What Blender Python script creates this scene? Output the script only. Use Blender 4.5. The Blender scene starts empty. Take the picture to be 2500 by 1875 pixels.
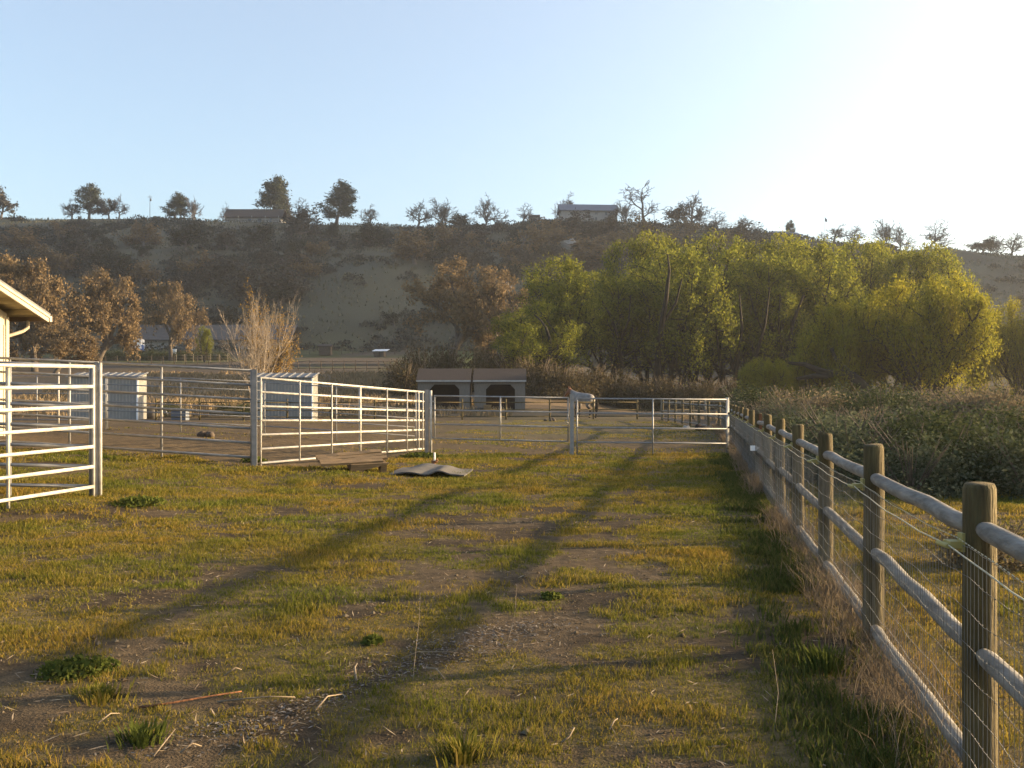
import bpy, math, random
import numpy as np
from mathutils import Vector, Matrix

C = bpy.context.scene
COL = C.collection
R = math.radians
# ------------------------------------------------------------------ camera model (2500 x 1875 photograph)
F, CX, HY, CH = 2430.0, 1250.0, 961.0, 1.66
SUN_AZ, SUN_EL = 78.0, 11.5          # degrees to the right of straight ahead, above the horizon


def sstep(a, b, x):
    t = np.clip((np.asarray(x, float) - a) / (b - a), 0, 1)
    return t * t * (3 - 2 * t)


def vnoise(x, y, seed=0.0):
    x = np.asarray(x, float); y = np.asarray(y, float)
    xi = np.floor(x); yi = np.floor(y)
    fx = x - xi; fy = y - yi
    fx = fx * fx * (3 - 2 * fx); fy = fy * fy * (3 - 2 * fy)

    def h(i, j):
        n = np.sin(i * 127.1 + j * 311.7 + seed * 74.7) * 43758.5453
        return n - np.floor(n)
    a = h(xi, yi); b = h(xi + 1, yi); c = h(xi, yi + 1); d = h(xi + 1, yi + 1)
    return (a * (1 - fx) + b * fx) * (1 - fy) + (c * (1 - fx) + d * fx) * fy


def fbm(x, y, o=4, seed=0.0):
    s = 0; a = 0.5; t = 0
    for k in range(o):
        s = s + a * vnoise(x * 2 ** k + 13.7 * k, y * 2 ** k - 7.3 * k, seed + k)
        t += a; a *= 0.5
    return s / t


# ------------------------------------------------------------------ terrain
RPX = [-1500, -600, 0, 65, 160, 300, 460, 560, 690, 860, 960, 1100, 1200, 1260, 1330, 1370, 1440, 1510, 1560, 1690,
       1800, 1870, 1960, 2060, 2110, 2200, 2300, 2360, 2430, 2500, 3200, 5000]
RPY = [520, 525, 530, 536, 533, 532, 535, 540, 542, 546, 549, 554, 553, 547, 539, 536, 537, 538, 545, 551,
       560, 569, 581, 594, 597, 613, 607, 620, 631, 639, 660, 680]
YB, YR = 225.0, 400.0
FS = [-200, 0, 8, 16, 40, 80, 130, 155, 400]
FZ = [0, 0, 0.25, 0.9, 3.5, 5.7, 9.0, 11.8, 14]


def field_z(x, y):
    y0 = 70 + 62 * sstep(0, 30, x)
    return np.interp(y - y0, FS, FZ)


def near_z(x, y):
    a = np.interp(-x, [4.5, 5.2, 7.1, 9, 13, 40], [0, .1, .3, .45, .6, .6])
    b = np.interp(y, [12.5, 15, 19.5, 25, 45, 62], [0, .2, 1, 1, .6, 0])
    fade = 1 - sstep(40, 80, y)
    z = a * b
    yard = sstep(.2, 1.2, y - np.interp(x, [-30, -12, -9, -7, -5.3, -4, -2.4, 0, 40], [18, 20.3, 21.2, 21.4, 19.8, 22, 27.2, 27.3, 27.3])) * (x < 1.88 + .186 * (y - 4)) * fade
    z = z + yard * .075 * (fbm(x / .55, y / .55, 3, 17) - .5)
    z = z + fade * (0.05 * (fbm(x / 1.6, y / 1.6, 3, 3) - .5) + 0.022 * (fbm(x / .3, y / .3, 3, 9) - .5))
    # low dirt heaps under the tall panels
    for hx, hy, s, h in ((-6.4, 14.0, .8, .10), (-4.2, 19.9, .9, .08), (-4.9, 21.5, 1.2, .07), (-3.4, 19.2, .6, .05)):
        z = z + h * np.exp(-((x - hx) ** 2 + (y - hy) ** 2) / (2 * s * s))
    return z


def ground(x, y):
    x = np.asarray(x, float); y = np.asarray(y, float)
    zf = field_z(x, np.minimum(y, YB))
    px = CX + F * x / YR
    H = CH + (HY - np.interp(px, RPX, RPY)) / F * YR
    t = np.clip((y - YB) / (YR - YB), 0, 1)
    w = np.sin(np.pi * t)
    zh = zf + (H - zf) * t * (1.25 - .25 * t)
    zh = zh + w * 9.0 * (fbm(x / 55., y / 75., 3, 21) - .5)
    # pale grassy spur running down from the middle of the slope
    sx = spur_x(y)
    zh = zh + w * 7.0 * np.exp(-((x - sx) / 17.) ** 2) * (1 - sstep(270, 315, y))
    zh = zh - np.maximum(y - YR, 0) * .03
    z = np.where(y > YB, zh, zf)
    # unseen high shoulder added off to the right, shaped to shade the hillside
    z = z + 215 * np.exp(-((x - 455) / 85.) ** 2 / 2 - ((y - 430) / 95.) ** 2 / 2)
    return z + near_z(x, y)


def spur_x(y):
    return -42 + (y - 245) * .27


def gz(x, y):
    return float(ground(np.array([x]), np.array([y]))[0])


def W(px, py, Z):
    return Vector(((px - CX) / F * Z, Z, CH + (HY - py) / F * Z))


def G(px, Z, dz=0.0):
    x = (px - CX) / F * Z
    return Vector((x, Z, gz(x, Z) + dz))


def zat(px, py, lo, hi):
    """depth at which the ground shows at photo row py"""
    Z = np.linspace(lo, hi, 1200)
    x = (px - CX) / F * Z
    r = HY - (ground(x, Z) - CH) * F / Z
    return float(Z[np.argmin(np.abs(r - py))])


def fence_x(y):
    return np.where(np.asarray(y) < 44.0, 1.88 + .186 * (np.asarray(y, float) - 4.0), 9.32)


# ------------------------------------------------------------------ mesh builder
class MB:
    def __init__(s):
        s.v = []; s.n = 0; s.l = []; s.t = []

    def add(s, verts, faces):
        verts = np.asarray(verts, float).reshape(-1, 3)
        b = s.n
        s.v.append(verts); s.n += len(verts)
        for f in faces:
            s.l.append(np.asarray(f, int) + b); s.t.append(np.array([len(f)]))

    def addq(s, verts, quads):
        verts = np.asarray(verts, float).reshape(-1, 3)
        quads = np.asarray(quads, int)
        s.v.append(verts)
        s.l.append((quads + s.n).ravel()); s.t.append(np.full(len(quads), quads.shape[1]))
        s.n += len(verts)

    def blade_faces(s, v, n):
        i = np.arange(n)[:, None] * 5 + s.n
        s.v.append(np.asarray(v, float)); s.n += n * 5
        s.l.append((i + np.array([0, 1, 2, 4])).ravel()); s.t.append(np.full(n, 4))
        s.l.append((i + np.array([4, 2, 3])).ravel()); s.t.append(np.full(n, 3))

    def box(s, c, size, rz=0.0, M=None):
        x, y, z = [q / 2 for q in size]
        v = np.array([(-x, -y, -z), (x, -y, -z), (x, y, -z), (-x, y, -z), (-x, -y, z), (x, -y, z), (x, y, z), (-x, y, z)])
        if M is not None:
            v = v @ np.array(M.to_3x3()).T
        elif rz:
            cs, sn = math.cos(rz), math.sin(rz)
            v = v @ np.array([[cs, sn, 0], [-sn, cs, 0], [0, 0, 1]])
        v = v + np.array(c)
        s.addq(v, [(0, 3, 2, 1), (4, 5, 6, 7), (0, 1, 5, 4), (1, 2, 6, 5), (2, 3, 7, 6), (3, 0, 4, 7)])

    def tube(s, pts, r, k=6, cap=True):
        P = np.asarray([tuple(p) for p in pts], float)
        n = len(P)
        rr = np.full(n, float(r)) if np.isscalar(r) else np.asarray(r, float)
        T = np.gradient(P, axis=0)
        T /= np.maximum(np.linalg.norm(T, axis=1, keepdims=True), 1e-9)
        ref = np.array([0, 0, 1.]) if abs(T[:, 2]).mean() < .8 else np.array([1., 0.1, 0])
        U = np.cross(T, ref); U /= np.maximum(np.linalg.norm(U, axis=1, keepdims=True), 1e-9)
        Vv = np.cross(T, U)
        a = np.arange(k) * 2 * np.pi / k
        ring = P[:, None, :] + rr[:, None, None] * (np.cos(a)[None, :, None] * U[:, None, :] + np.sin(a)[None, :, None] * Vv[:, None, :])
        i = np.arange(n - 1)[:, None] * k; j = np.arange(k)[None, :]; j2 = (j + 1) % k
        q = np.stack([i + j, i + j2, i + k + j2, i + k + j], -1).reshape(-1, 4)
        b = s.n
        s.addq(ring.reshape(-1, 3), q)
        if cap and k > 3:
            s.l.append(np.arange(k)[::-1] + b); s.t.append(np.array([k]))
            s.l.append(np.arange(k) + b + (n - 1) * k); s.t.append(np.array([k]))

    def prism(s, poly, axis, a, b):
        """poly: 2-D points in the plane across axis; extruded from a to b along axis ('x' or 'y' or 'z')"""
        n = len(poly)

        def p3(p, d):
            return {'x': (d, p[0], p[1]), 'y': (p[0], d, p[1]), 'z': (p[0], p[1], d)}[axis]
        v = [p3(p, a) for p in poly] + [p3(p, b) for p in poly]
        f = [list(range(n))[::-1], [n + i for i in range(n)]]
        f += [[i, (i + 1) % n, n + (i + 1) % n, n + i] for i in range(n)]
        s.add(v, f)

    def leaves(s, cen, size, rng, w=.5, vert=0.0):
        n = len(cen)
        a = rng.normal(size=(n, 3)); a[:, 2] += vert
        a /= np.linalg.norm(a, axis=1, keepdims=True)
        b = np.cross(a, rng.normal(size=(n, 3)))
        b /= np.maximum(np.linalg.norm(b, axis=1, keepdims=True), 1e-6)
        sz = (size * rng.uniform(.6, 1.35, n))[:, None]
        v = np.stack([cen - a * sz, cen + b * sz * w, cen + a * sz, cen - b * sz * w], 1).reshape(-1, 3)
        s.addq(v, np.arange(n * 4).reshape(-1, 4))

    def mesh(s, name, mat, smooth=False):
        me = bpy.data.meshes.new(name)
        V = np.concatenate(s.v).astype(np.float32)
        L = np.concatenate(s.l).astype(np.int32); T = np.concatenate(s.t).astype(np.int32)
        me.vertices.add(len(V)); me.vertices.foreach_set('co', V.ravel())
        me.loops.add(len(L)); me.loops.foreach_set('vertex_index', L)
        me.polygons.add(len(T))
        st = np.concatenate([[0], np.cumsum(T)[:-1]]).astype(np.int32)
        me.polygons.foreach_set('loop_start', st)
        me.polygons.foreach_set('use_smooth', np.full(len(T), smooth, dtype=bool))
        me.materials.append(mat)
        me.update(calc_edges=True)
        return me

    def build(s, name, mat, parent=None, smooth=False):
        o = bpy.data.objects.new(name, s.mesh(name, mat, smooth))
        COL.objects.link(o)
        if parent: o.parent = parent
        return o


def tag(o, label=None, cat=None, group=None, kind=None):
    if label: o['label'] = label
    if cat: o['category'] = cat
    if group: o['group'] = group
    if kind: o['kind'] = kind
    return o


def thing(name, label, cat, loc=(0, 0, 0), rz=0.0, group=None):
    o = bpy.data.objects.new(name, None); COL.objects.link(o)
    o.location = loc; o.rotation_euler = (0, 0, rz); o.empty_display_size = .2
    return tag(o, label, cat, group)


def copy_thing(src, label, group=None):
    r = src.copy(); COL.objects.link(r)
    r['label'] = label
    if group: r['group'] = group
    for ch in list(src.children):
        c = ch.copy(); COL.objects.link(c); c.parent = r
        for g in list(ch.children):
            d = g.copy(); COL.objects.link(d); d.parent = c
    return r


def part(mesh, name, parent):
    o = bpy.data.objects.new(name, mesh); COL.objects.link(o); o.parent = parent
    return o


# ------------------------------------------------------------------ materials
def newmat(name):
    m = bpy.data.materials.new(name); m.use_nodes = True
    nt = m.node_tree; nt.nodes.clear()
    out = nt.nodes.new('ShaderNodeOutputMaterial')
    return m, nt, out


def pm(name, c1, c2, scale=6.0, rough=.8, bump=0.0, bscale=None, metal=0.0, stretch=(1, 1, 1), c3=None, spec=.3, detail=6.0):
    """procedural surface: two (three) colours mixed by noise in object space, with bump"""
    m, nt, out = newmat(name)
    N, L = nt.nodes.new, nt.links.new
    p = N('ShaderNodeBsdfPrincipled')
    tc = N('ShaderNodeTexCoord'); mp = N('ShaderNodeMapping'); mp.inputs['Scale'].default_value = stretch
    L(tc.outputs['Object'], mp.inputs['Vector'])
    no = N('ShaderNodeTexNoise'); no.inputs['Scale'].default_value = scale; no.inputs['Detail'].default_value = detail
    L(mp.outputs[0], no.inputs['Vector'])
    cr = N('ShaderNodeValToRGB'); e = cr.color_ramp.elements
    e[0].position = .3; e[0].color = (*c1, 1); e[1].position = .7; e[1].color = (*c2, 1)
    if c3:
        k = e.new(.5); k.color = (*c3, 1)
    L(no.outputs['Fac'], cr.inputs['Fac']); L(cr.outputs[0], p.inputs['Base Color'])
    p.inputs['Roughness'].default_value = rough; p.inputs['Metallic'].default_value = metal
    p.inputs['Specular IOR Level'].default_value = spec
    if bump:
        n2 = N('ShaderNodeTexNoise'); n2.inputs['Scale'].default_value = bscale or scale * 4; n2.inputs['Detail'].default_value = 5
        L(mp.outputs[0], n2.inputs['Vector'])
        b = N('ShaderNodeBump'); b.inputs['Strength'].default_value = bump; b.inputs['Distance'].default_value = .02
        L(n2.outputs['Fac'], b.inputs['Height']); L(b.outputs[0], p.inputs['Normal'])
    L(p.outputs[0], out.inputs[0])
    return m


def leafmat(name, cols, transl=.35, nscale=None, ncols=None):
    """leaf colour picked per leaf, tinted by a broad noise; part of the light passes through"""
    m, nt, out = newmat(name)
    N, L = nt.nodes.new, nt.links.new
    g = N('ShaderNodeNewGeometry'); cr = N('ShaderNodeValToRGB')
    e = cr.color_ramp.elements
    while len(e) < len(cols): e.new(.5)
    for i, c in enumerate(cols):
        e[i].position = i / (len(cols) - 1); e[i].color = (*c, 1)
    L(g.outputs['Random Per Island'], cr.inputs['Fac'])
    colr = cr.outputs[0]
    if nscale:
        tc = N('ShaderNodeTexCoord'); no = N('ShaderNodeTexNoise'); no.inputs['Scale'].default_value = nscale
        no.inputs['Detail'].default_value = 3
        L(tc.outputs['Object'], no.inputs['Vector'])
        c2 = N('ShaderNodeValToRGB'); c2.color_ramp.elements[0].position = .35; c2.color_ramp.elements[1].position = .65
        c2.color_ramp.elements[0].color = (*ncols[0], 1); c2.color_ramp.elements[1].color = (*ncols[1], 1)
        L(no.outputs['Fac'], c2.inputs['Fac'])
        mx = N('ShaderNodeMix'); mx.data_type = 'RGBA'; mx.blend_type = 'MULTIPLY'; mx.inputs[0].default_value = 1
        L(colr, mx.inputs[6]); L(c2.outputs[0], mx.inputs[7]); colr = mx.outputs[2]
    d = N('ShaderNodeBsdfDiffuse'); t = N('ShaderNodeBsdfTranslucent'); ms = N('ShaderNodeMixShader')
    L(colr, d.inputs[0]); L(colr, t.inputs[0])
    ms.inputs[0].default_value = transl
    L(d.outputs[0], ms.inputs[1]); L(t.outputs[0], ms.inputs[2]); L(ms.outputs[0], out.inputs[0])
    return m


M = {}
M['galv'] = pm('galvanised_pipe', (.20, .20, .20), (.28, .28, .275), 9, .5, .05, 60, metal=.25, spec=.5)
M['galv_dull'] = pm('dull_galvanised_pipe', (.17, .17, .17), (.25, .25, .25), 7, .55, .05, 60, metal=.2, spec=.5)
M['lit_pipe'] = pm('sunlit_galvanised_pipe', (.30, .28, .235), (.50, .48, .44), 7, .45, .05, 50, spec=.5)  # paler copy of the galvanised pipe, sunlight put into its colour
M['post_wood'] = pm('treated_post_wood', (.048, .035, .013), (.13, .10, .04), 5, .85, .8, 22, stretch=(6, 6, .6), c3=(.078, .058, .022))
M['rail_wood'] = pm('weathered_rail_wood', (.11, .10, .086), (.245, .228, .198), 4, .85, .4, 14, stretch=(7, 1, 7))
M['old_wood'] = pm('old_grey_wood', (.16, .135, .10), (.27, .23, .17), 6, .9, .4, 20, stretch=(4, 4, .8))
M['dark_wood'] = pm('dark_brown_wood', (.055, .042, .032), (.10, .078, .058), 5, .9, .3)
M['wire'] = pm('fence_wire', (.12, .115, .105), (.20, .195, .18), 8, .55, metal=.4, spec=.5)
M['rope'] = pm('electric_fence_rope', (.36, .33, .22), (.50, .47, .35), 60, .8)
M['insul'] = pm('yellow_plastic', (.28, .24, .075), (.35, .30, .11), 20, .6)
M['rust'] = pm('rusty_steel', (.10, .045, .022), (.20, .085, .035), 20, .85, .4, 60)
M['black'] = pm('black_plastic', (.02, .02, .02), (.035, .035, .035), 20, .35, spec=.5)
M['hair'] = pm('dark_horsehair', (.012, .010, .009), (.028, .022, .018), 30, .95, spec=.05)
M['shed_wall'] = pm('painted_ribbed_steel', (.21, .205, .19), (.27, .26, .24), 3, .55, metal=.1, spec=.4)
M['shed_roof'] = pm('pale_steel_roof', (.11, .11, .11), (.16, .16, .16), 3, .6, metal=.3, spec=.5)
M['barn_wall'] = pm('cream_barn_siding', (.33, .30, .23), (.40, .37, .29), 2, .7, .1, 20)
M['barn_trim'] = pm('cream_fascia_paint', (.34, .29, .225), (.42, .365, .29), 3, .6, .1)
M['soffit'] = pm('bare_soffit_boards', (.22, .18, .10), (.32, .27, .16), 4, .85, .2, stretch=(.4, 6, 6))
M['gutter'] = pm('brown_gutter', (.10, .07, .05), (.14, .10, .07), 4, .5, spec=.5)
M['shingle'] = pm('brown_shingles', (.034, .026, .022), (.06, .046, .039), 14, .95, .5, 40)
M['stall_wall'] = pm('pale_stall_siding', (.115, .105, .092), (.155, .143, .127), 3, .85, .2, stretch=(6, 1, 1))
M['trim_white'] = pm('weathered_white_trim', (.28, .28, .27), (.36, .36, .35), 5, .7)
M['stall_in'] = pm('shaded_stall_boards', (.018, .009, .006), (.032, .016, .01), 5, .9, .2)  # boards taken near black: the shade inside the stalls is in the colour
M['bark'] = pm('grey_brown_bark', (.055, .045, .036), (.115, .095, .075), 3, .95, .6, 14, stretch=(3, 3, .7))
M['bark_dark'] = pm('dark_willow_bark', (.016, .013, .010), (.034, .028, .022), 3, .95, .5, 12)
M['bark_pale'] = pm('pale_bark', (.19, .15, .11), (.32, .265, .20), 4, .85, .3, 20)
M['stick'] = pm('dry_stick', (.14, .105, .07), (.25, .20, .14), 9, .9, .3, 40)
M['thicket_bark'] = pm('brown_twigs', (.10, .075, .05), (.17, .13, .09), 4, .95)
M['far_bark'] = pm('grey_oak_twigs', (.075, .066, .062), (.13, .115, .105), .5, .95)
M['house_wall'] = pm('grey_house_siding', (.26, .25, .24), (.33, .32, .30), 1, .85)
M['house_roof'] = pm('dark_brown_roof', (.035, .028, .026), (.06, .05, .045), 2, .9)
M['grey_roof'] = pm('grey_ranch_roof', (.06, .056, .055), (.09, .084, .082), 1.5, .9)
M['slate'] = pm('blue_grey_roof', (.10, .115, .15), (.15, .17, .21), 2, .8)
M['glass'] = pm('window_glass', (.03, .035, .045), (.05, .055, .07), 2, .12, spec=.7)
M['rubber'] = pm('grey_rubber_mat', (.075, .068, .06), (.12, .11, .096), 8, .9, .25, 60)
M['plank'] = pm('weathered_plank', (.13, .085, .042), (.25, .165, .08), 5, .9, .5, 25, stretch=(1, 7, 7))
M['pvc'] = pm('white_plastic_pipe', (.72, .70, .64), (.80, .78, .72), 10, .5)
M['stone'] = pm('pale_grey_rock', (.22, .21, .19), (.34, .32, .29), 3, .95, .6, 12)
M['blue'] = pm('blue_tarp', (.05, .11, .30), (.09, .17, .40), 3, .6)
M['white'] = pm('white_paint', (.72, .73, .75), (.80, .81, .83), 3, .4, spec=.5)
M['car_paint'] = pm('dark_car_paint', (.014, .016, .02), (.02, .022, .028), 3, .25, spec=.6)

M['willow_leaf'] = leafmat('young_willow_leaves', [(.098, .118, .020), (.18, .188, .028), (.28, .265, .040), (.135, .147, .024)], .52,
                           .35, [(.80, .86, .85), (1.0, 1.0, .95)])
M['gold_leaf'] = leafmat('golden_willow_leaves', [(.155, .16, .018), (.24, .222, .024), (.31, .26, .028), (.19, .185, .02)], .5,
                         .5, [(.80, .86, .9), (1.0, 1.0, 1.0)])
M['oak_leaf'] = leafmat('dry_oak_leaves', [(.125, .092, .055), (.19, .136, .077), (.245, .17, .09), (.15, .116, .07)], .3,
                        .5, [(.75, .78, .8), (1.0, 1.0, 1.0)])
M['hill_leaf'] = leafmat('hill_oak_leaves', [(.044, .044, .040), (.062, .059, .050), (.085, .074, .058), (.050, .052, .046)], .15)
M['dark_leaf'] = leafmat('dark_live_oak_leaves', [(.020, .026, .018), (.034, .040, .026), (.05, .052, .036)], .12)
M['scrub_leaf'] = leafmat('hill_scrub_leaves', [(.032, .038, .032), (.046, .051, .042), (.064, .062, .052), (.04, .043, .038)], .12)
M['pine_leaf'] = leafmat('pine_needles', [(.040, .050, .032), (.062, .072, .045), (.085, .088, .058)], .2)
M['sage_leaf'] = leafmat('sage_leaves', [(.044, .056, .034), (.070, .084, .050), (.108, .118, .074), (.056, .068, .042)], .25)
M['sage_dry'] = leafmat('dry_brush_leaves', [(.12, .095, .06), (.18, .145, .09), (.15, .125, .08)], .25)
M['thicket_leaf'] = leafmat('thicket_leaves', [(.05, .040, .024), (.085, .066, .036), (.07, .062, .03)], .25)
M['green_leaf'] = leafmat('dark_green_shrub_leaves', [(.032, .042, .018), (.05, .062, .026), (.075, .08, .038)], .2)
M['verge'] = leafmat('verge_grass_blades', [(.04, .058, .016), (.07, .085, .022), (.11, .10, .035)], .35)
M['hill_grass'] = leafmat('hill_grass_blades', [(.06, .065, .045), (.10, .10, .068), (.14, .13, .085)], .2)
M['weed_leaf'] = leafmat('broad_weed_leaves', [(.05, .066, .015), (.085, .10, .022), (.07, .082, .022)], .35)
M['grass'] = leafmat('short_grass_blades', [(.085, .092, .020), (.17, .142, .032), (.245, .178, .05), (.125, .12, .025), (.31, .22, .085), (.205, .155, .04)], .45,
                     .55, [(.56, .78, .54), (1.04, .95, .72)])
M['dry_grass'] = leafmat('dry_grass_blades', [(.17, .125, .07), (.27, .20, .115), (.22, .165, .095)], .3)
M['dead_weed'] = leafmat('dead_weed_stalks', [(.115, .09, .06), (.20, .155, .105), (.155, .12, .08)], .3)
M['crumb'] = leafmat('soil_crumb', [(.06, .046, .03), (.11, .085, .055), (.15, .125, .09), (.085, .066, .042)], .0)
M['straw'] = leafmat('straw_and_dead_leaves', [(.20, .155, .10), (.34, .28, .20), (.14, .10, .07), (.27, .22, .16)], .1)
M['grey_litter'] = leafmat('grey_leaf_litter', [(.125, .112, .095), (.22, .20, .18), (.08, .062, .05), (.15, .125, .10)], .1)

# ground: colours come from a per-vertex map of what grows where, broken up by noise
m, nt, out = newmat('paddock_ground')
N, L = nt.nodes.new, nt.links.new
p = N('ShaderNodeBsdfPrincipled'); p.inputs['Roughness'].default_value = .95; p.inputs['Specular IOR Level'].default_value = .1
at = N('ShaderNodeAttribute'); at.attribute_name = 'cover'
tc = N('ShaderNodeTexCoord')
n1 = N('ShaderNodeTexNoise'); n1.inputs['Scale'].default_value = 9; n1.inputs['Detail'].default_value = 8
n2 = N('ShaderNodeTexNoise'); n2.inputs['Scale'].default_value = 70; n2.inputs['Detail'].default_value = 4
for n_ in (n1, n2): L(tc.outputs['Object'], n_.inputs['Vector'])
r1 = N('ShaderNodeValToRGB'); r1.color_ramp.elements[0].position = .3; r1.color_ramp.elements[1].position = .7
r1.color_ramp.elements[0].color = (.62, .62, .64, 1); r1.color_ramp.elements[1].color = (1.3, 1.25, 1.2, 1)
r2 = N('ShaderNodeValToRGB'); r2.color_ramp.elements[0].position = .3; r2.color_ramp.elements[1].position = .75
r2.color_ramp.elements[0].color = (.75, .75, .75, 1); r2.color_ramp.elements[1].color = (1.25, 1.22, 1.2, 1)
L(n1.outputs['Fac'], r1.inputs['Fac']); L(n2.outputs['Fac'], r2.inputs['Fac'])
mx = N('ShaderNodeMix'); mx.data_type = 'RGBA'; mx.blend_type = 'MULTIPLY'; mx.inputs[0].default_value = 1
my = N('ShaderNodeMix'); my.data_type = 'RGBA'; my.blend_type = 'MULTIPLY'; my.inputs[0].default_value = 1
L(at.outputs['Color'], mx.inputs[6]); L(r1.outputs[0], mx.inputs[7]); L(mx.outputs[2], my.inputs[6]); L(r2.outputs[0], my.inputs[7])
L(my.outputs[2], p.inputs['Base Color'])
b = N('ShaderNodeBump'); b.inputs['Strength'].default_value = .55; b.inputs['Distance'].default_value = .03
ad = N('ShaderNodeMath'); ad.operation = 'ADD'
L(n1.outputs['Fac'], ad.inputs[0]); L(n2.outputs['Fac'], ad.inputs[1]); L(ad.outputs[0], b.inputs['Height']); L(b.outputs[0], p.inputs['Normal'])
L(p.outputs[0], out.inputs[0])
M['ground'] = m

# ------------------------------------------------------------------ ground cover maps
LEFT_GRASS_EDGE = ([-30, -12, -9, -7, -5.3, -4, -2.4, 0, 40], [18, 20.3, 21.2, 21.4, 19.8, 22, 27.2, 27.3, 27.3])


def grass_cover(x, y):
    """0..1: how much of the soil short grass hides"""
    n = fbm(x / .62, y / .5, 4, 5); nb = fbm(x / 3.2, y / 2.6, 3, 11)
    nf = fbm(x / .24, y / .22, 2, 6)
    dd = fence_x(y) - x
    wear = .055 * np.exp(-((dd - 2.05) / .28) ** 2) + .045 * np.exp(-((dd - 3.6) / .32) ** 2) + .03 * np.exp(-((dd - 5.6) / .4) ** 2)
    c = sstep(.44, .55, n * .44 + nb * .26 + nf * .34 - .010 - wear + .035 * sstep(5.5, 9, y) + .03 * sstep(9, 16, y))
    edge = np.interp(x, *LEFT_GRASS_EDGE) + .8 * (fbm(x / .7, y / .7, 2, 8) - .5)
    inside = 1 - sstep(-.35, .35, y - edge)
    fx = fence_x(y)
    out_r = sstep(0, .4, x - fx)
    c = np.where(out_r > .5, sstep(.38, .55, n * .7 + .25) * (1 - sstep(16, 30, y)), c * inside)
    # worn soil by the fence and the bare strip of leaf litter
    d = fx - x
    c = c * (1 - .55 * np.exp(-((d - .15) / .25) ** 2))
    lx = .10 + (y - 4.2) * -.06
    c = c * (1 - .8 * litter(x, y))
    return np.clip(c, 0, 1)


def litter(x, y):
    ax = -1.15 + (y - 5.2) * .66          # the strip slants from lower left to upper right
    w = .24 + .12 * np.sin(y * 3.1)
    return np.exp(-((x - ax) / w) ** 2) * sstep(4.4, 5.0, y) * (1 - sstep(6.9, 7.5, y))


def lerp3(a, b, t):
    return a * (1 - t[..., None]) + b * t[..., None]


def cover_colour(x, y):
    soil = np.array([.052, .039, .024]); soil2 = np.array([.090, .068, .041])
    thatch = np.array([.125, .100, .044]); dirt = np.array([.094, .071, .040]); far_ol = np.array([.090, .080, .046])
    tan = np.array([.20, .148, .09]); grass = np.array([.07, .085, .025]); brown = np.array([.082, .068, .052])
    hill = np.array([.066, .065, .046]); spur = np.array([.076, .078, .056])
    n = fbm(x / .8, y / .8, 3, 31)
    c = lerp3(soil, soil2, sstep(.35, .65, n))
    c = lerp3(c, thatch, grass_cover(x, y) * .75)
    edge = np.interp(x, *LEFT_GRASS_EDGE)
    beyond = sstep(-.3, .5, y - edge) * (x < fence_x(y))
    c = lerp3(c, dirt, beyond * (1 - sstep(0, 8, y - edge) * .45))
    ol = sstep(29, 42, y) * sstep(-6, 2, x)
    c = lerp3(c, far_ol, ol * (.55 + .45 * sstep(.4, .6, fbm(x / 3, y / 3, 3, 41))))
    rightf = (x > fence_x(y)) * sstep(20, 32, y)
    c = lerp3(c, brown * .9, rightf)
    t = sstep(66, 80, y)
    c = lerp3(c, lerp3(tan, tan * .8, sstep(.3, .7, fbm(x / 9, y / 5, 3, 51))), t * (1 - sstep(118, 128, y)))
    c = lerp3(c, brown, sstep(118, 128, y))
    gr = sstep(.45, .6, fbm(x / 14, y / 10, 3, 61)) * sstep(135, 150, y) * .7
    gr = np.maximum(gr, sstep(-24, -10, x) * sstep(125, 140, y) * (1 - sstep(-4, 8, x)))
    gr = gr * (1 - sstep(0, 10, x))
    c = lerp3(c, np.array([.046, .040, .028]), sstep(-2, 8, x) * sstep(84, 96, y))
    c = lerp3(c, grass, gr)
    hp = fbm(x / 14, y / 14, 6, 71)
    hc = lerp3(hill, hill * 1.5, sstep(.4, .65, hp))
    sx = spur_x(y)
    sp = np.exp(-((x - sx + 6 * (fbm(x / 9, y / 9, 3, 72) - .5)) / 15.) ** 2) * sstep(226, 240, y) * (1 - sstep(278, 300, y))
    hc = lerp3(hc, spur, sp)
    hc = lerp3(hc, np.array([.14, .125, .07]), sstep(374, 392, y) * sstep(.45, .56, hp) * .7)
    c = lerp3(c, hc, sstep(212, 235, y))
    return c


def axis_pts(core0, core1, step, grow, lo, hi):
    a = list(np.arange(core0, core1, step))
    s = step; v = a[-1]
    while v < hi:
        s = min(s * grow, 9.0); v += s; a.append(v)
    s = step; v = a[0]; pre = []
    while v > lo:
        s = min(s * grow, 9.0); v -= s; pre.append(v)
    return np.array(pre[::-1] + a)


XA = axis_pts(-8.5, 7.5, .07, 1.05, -420, 640)
YA = axis_pts(3.0, 28.5, .07, 1.045, -25, 640)
kY = int(np.argmin(np.abs(YA - YB)))


def sheet(name, ya):
    X, Y = np.meshgrid(XA, ya)
    Z = ground(X, Y)
    V = np.stack([X, Y, Z], -1).reshape(-1, 3)
    nx, ny = len(XA), len(ya)
    i = np.arange(ny - 1)[:, None] * nx + np.arange(nx - 1)[None, :]
    q = np.stack([i, i + 1, i + nx + 1, i + nx], -1).reshape(-1, 4)
    mb = MB(); mb.addq(V, q)
    o = mb.build(name, M['ground'], smooth=True)
    at = o.data.color_attributes.new('cover', 'FLOAT_COLOR', 'POINT')
    c = np.ones((len(V), 4), np.float32); c[:, :3] = cover_colour(X, Y).reshape(-1, 3)
    at.data.foreach_set('color', c.ravel())
    return tag(o, kind='structure')


tag(sheet('ground', YA[:kY + 1]), 'patchy grass and bare soil of the paddock running to the foot of the hill', 'ground')
tag(sheet('hills', YA[kY:]), 'shaded scrubby hill rising behind the ranch', 'hill')

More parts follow.
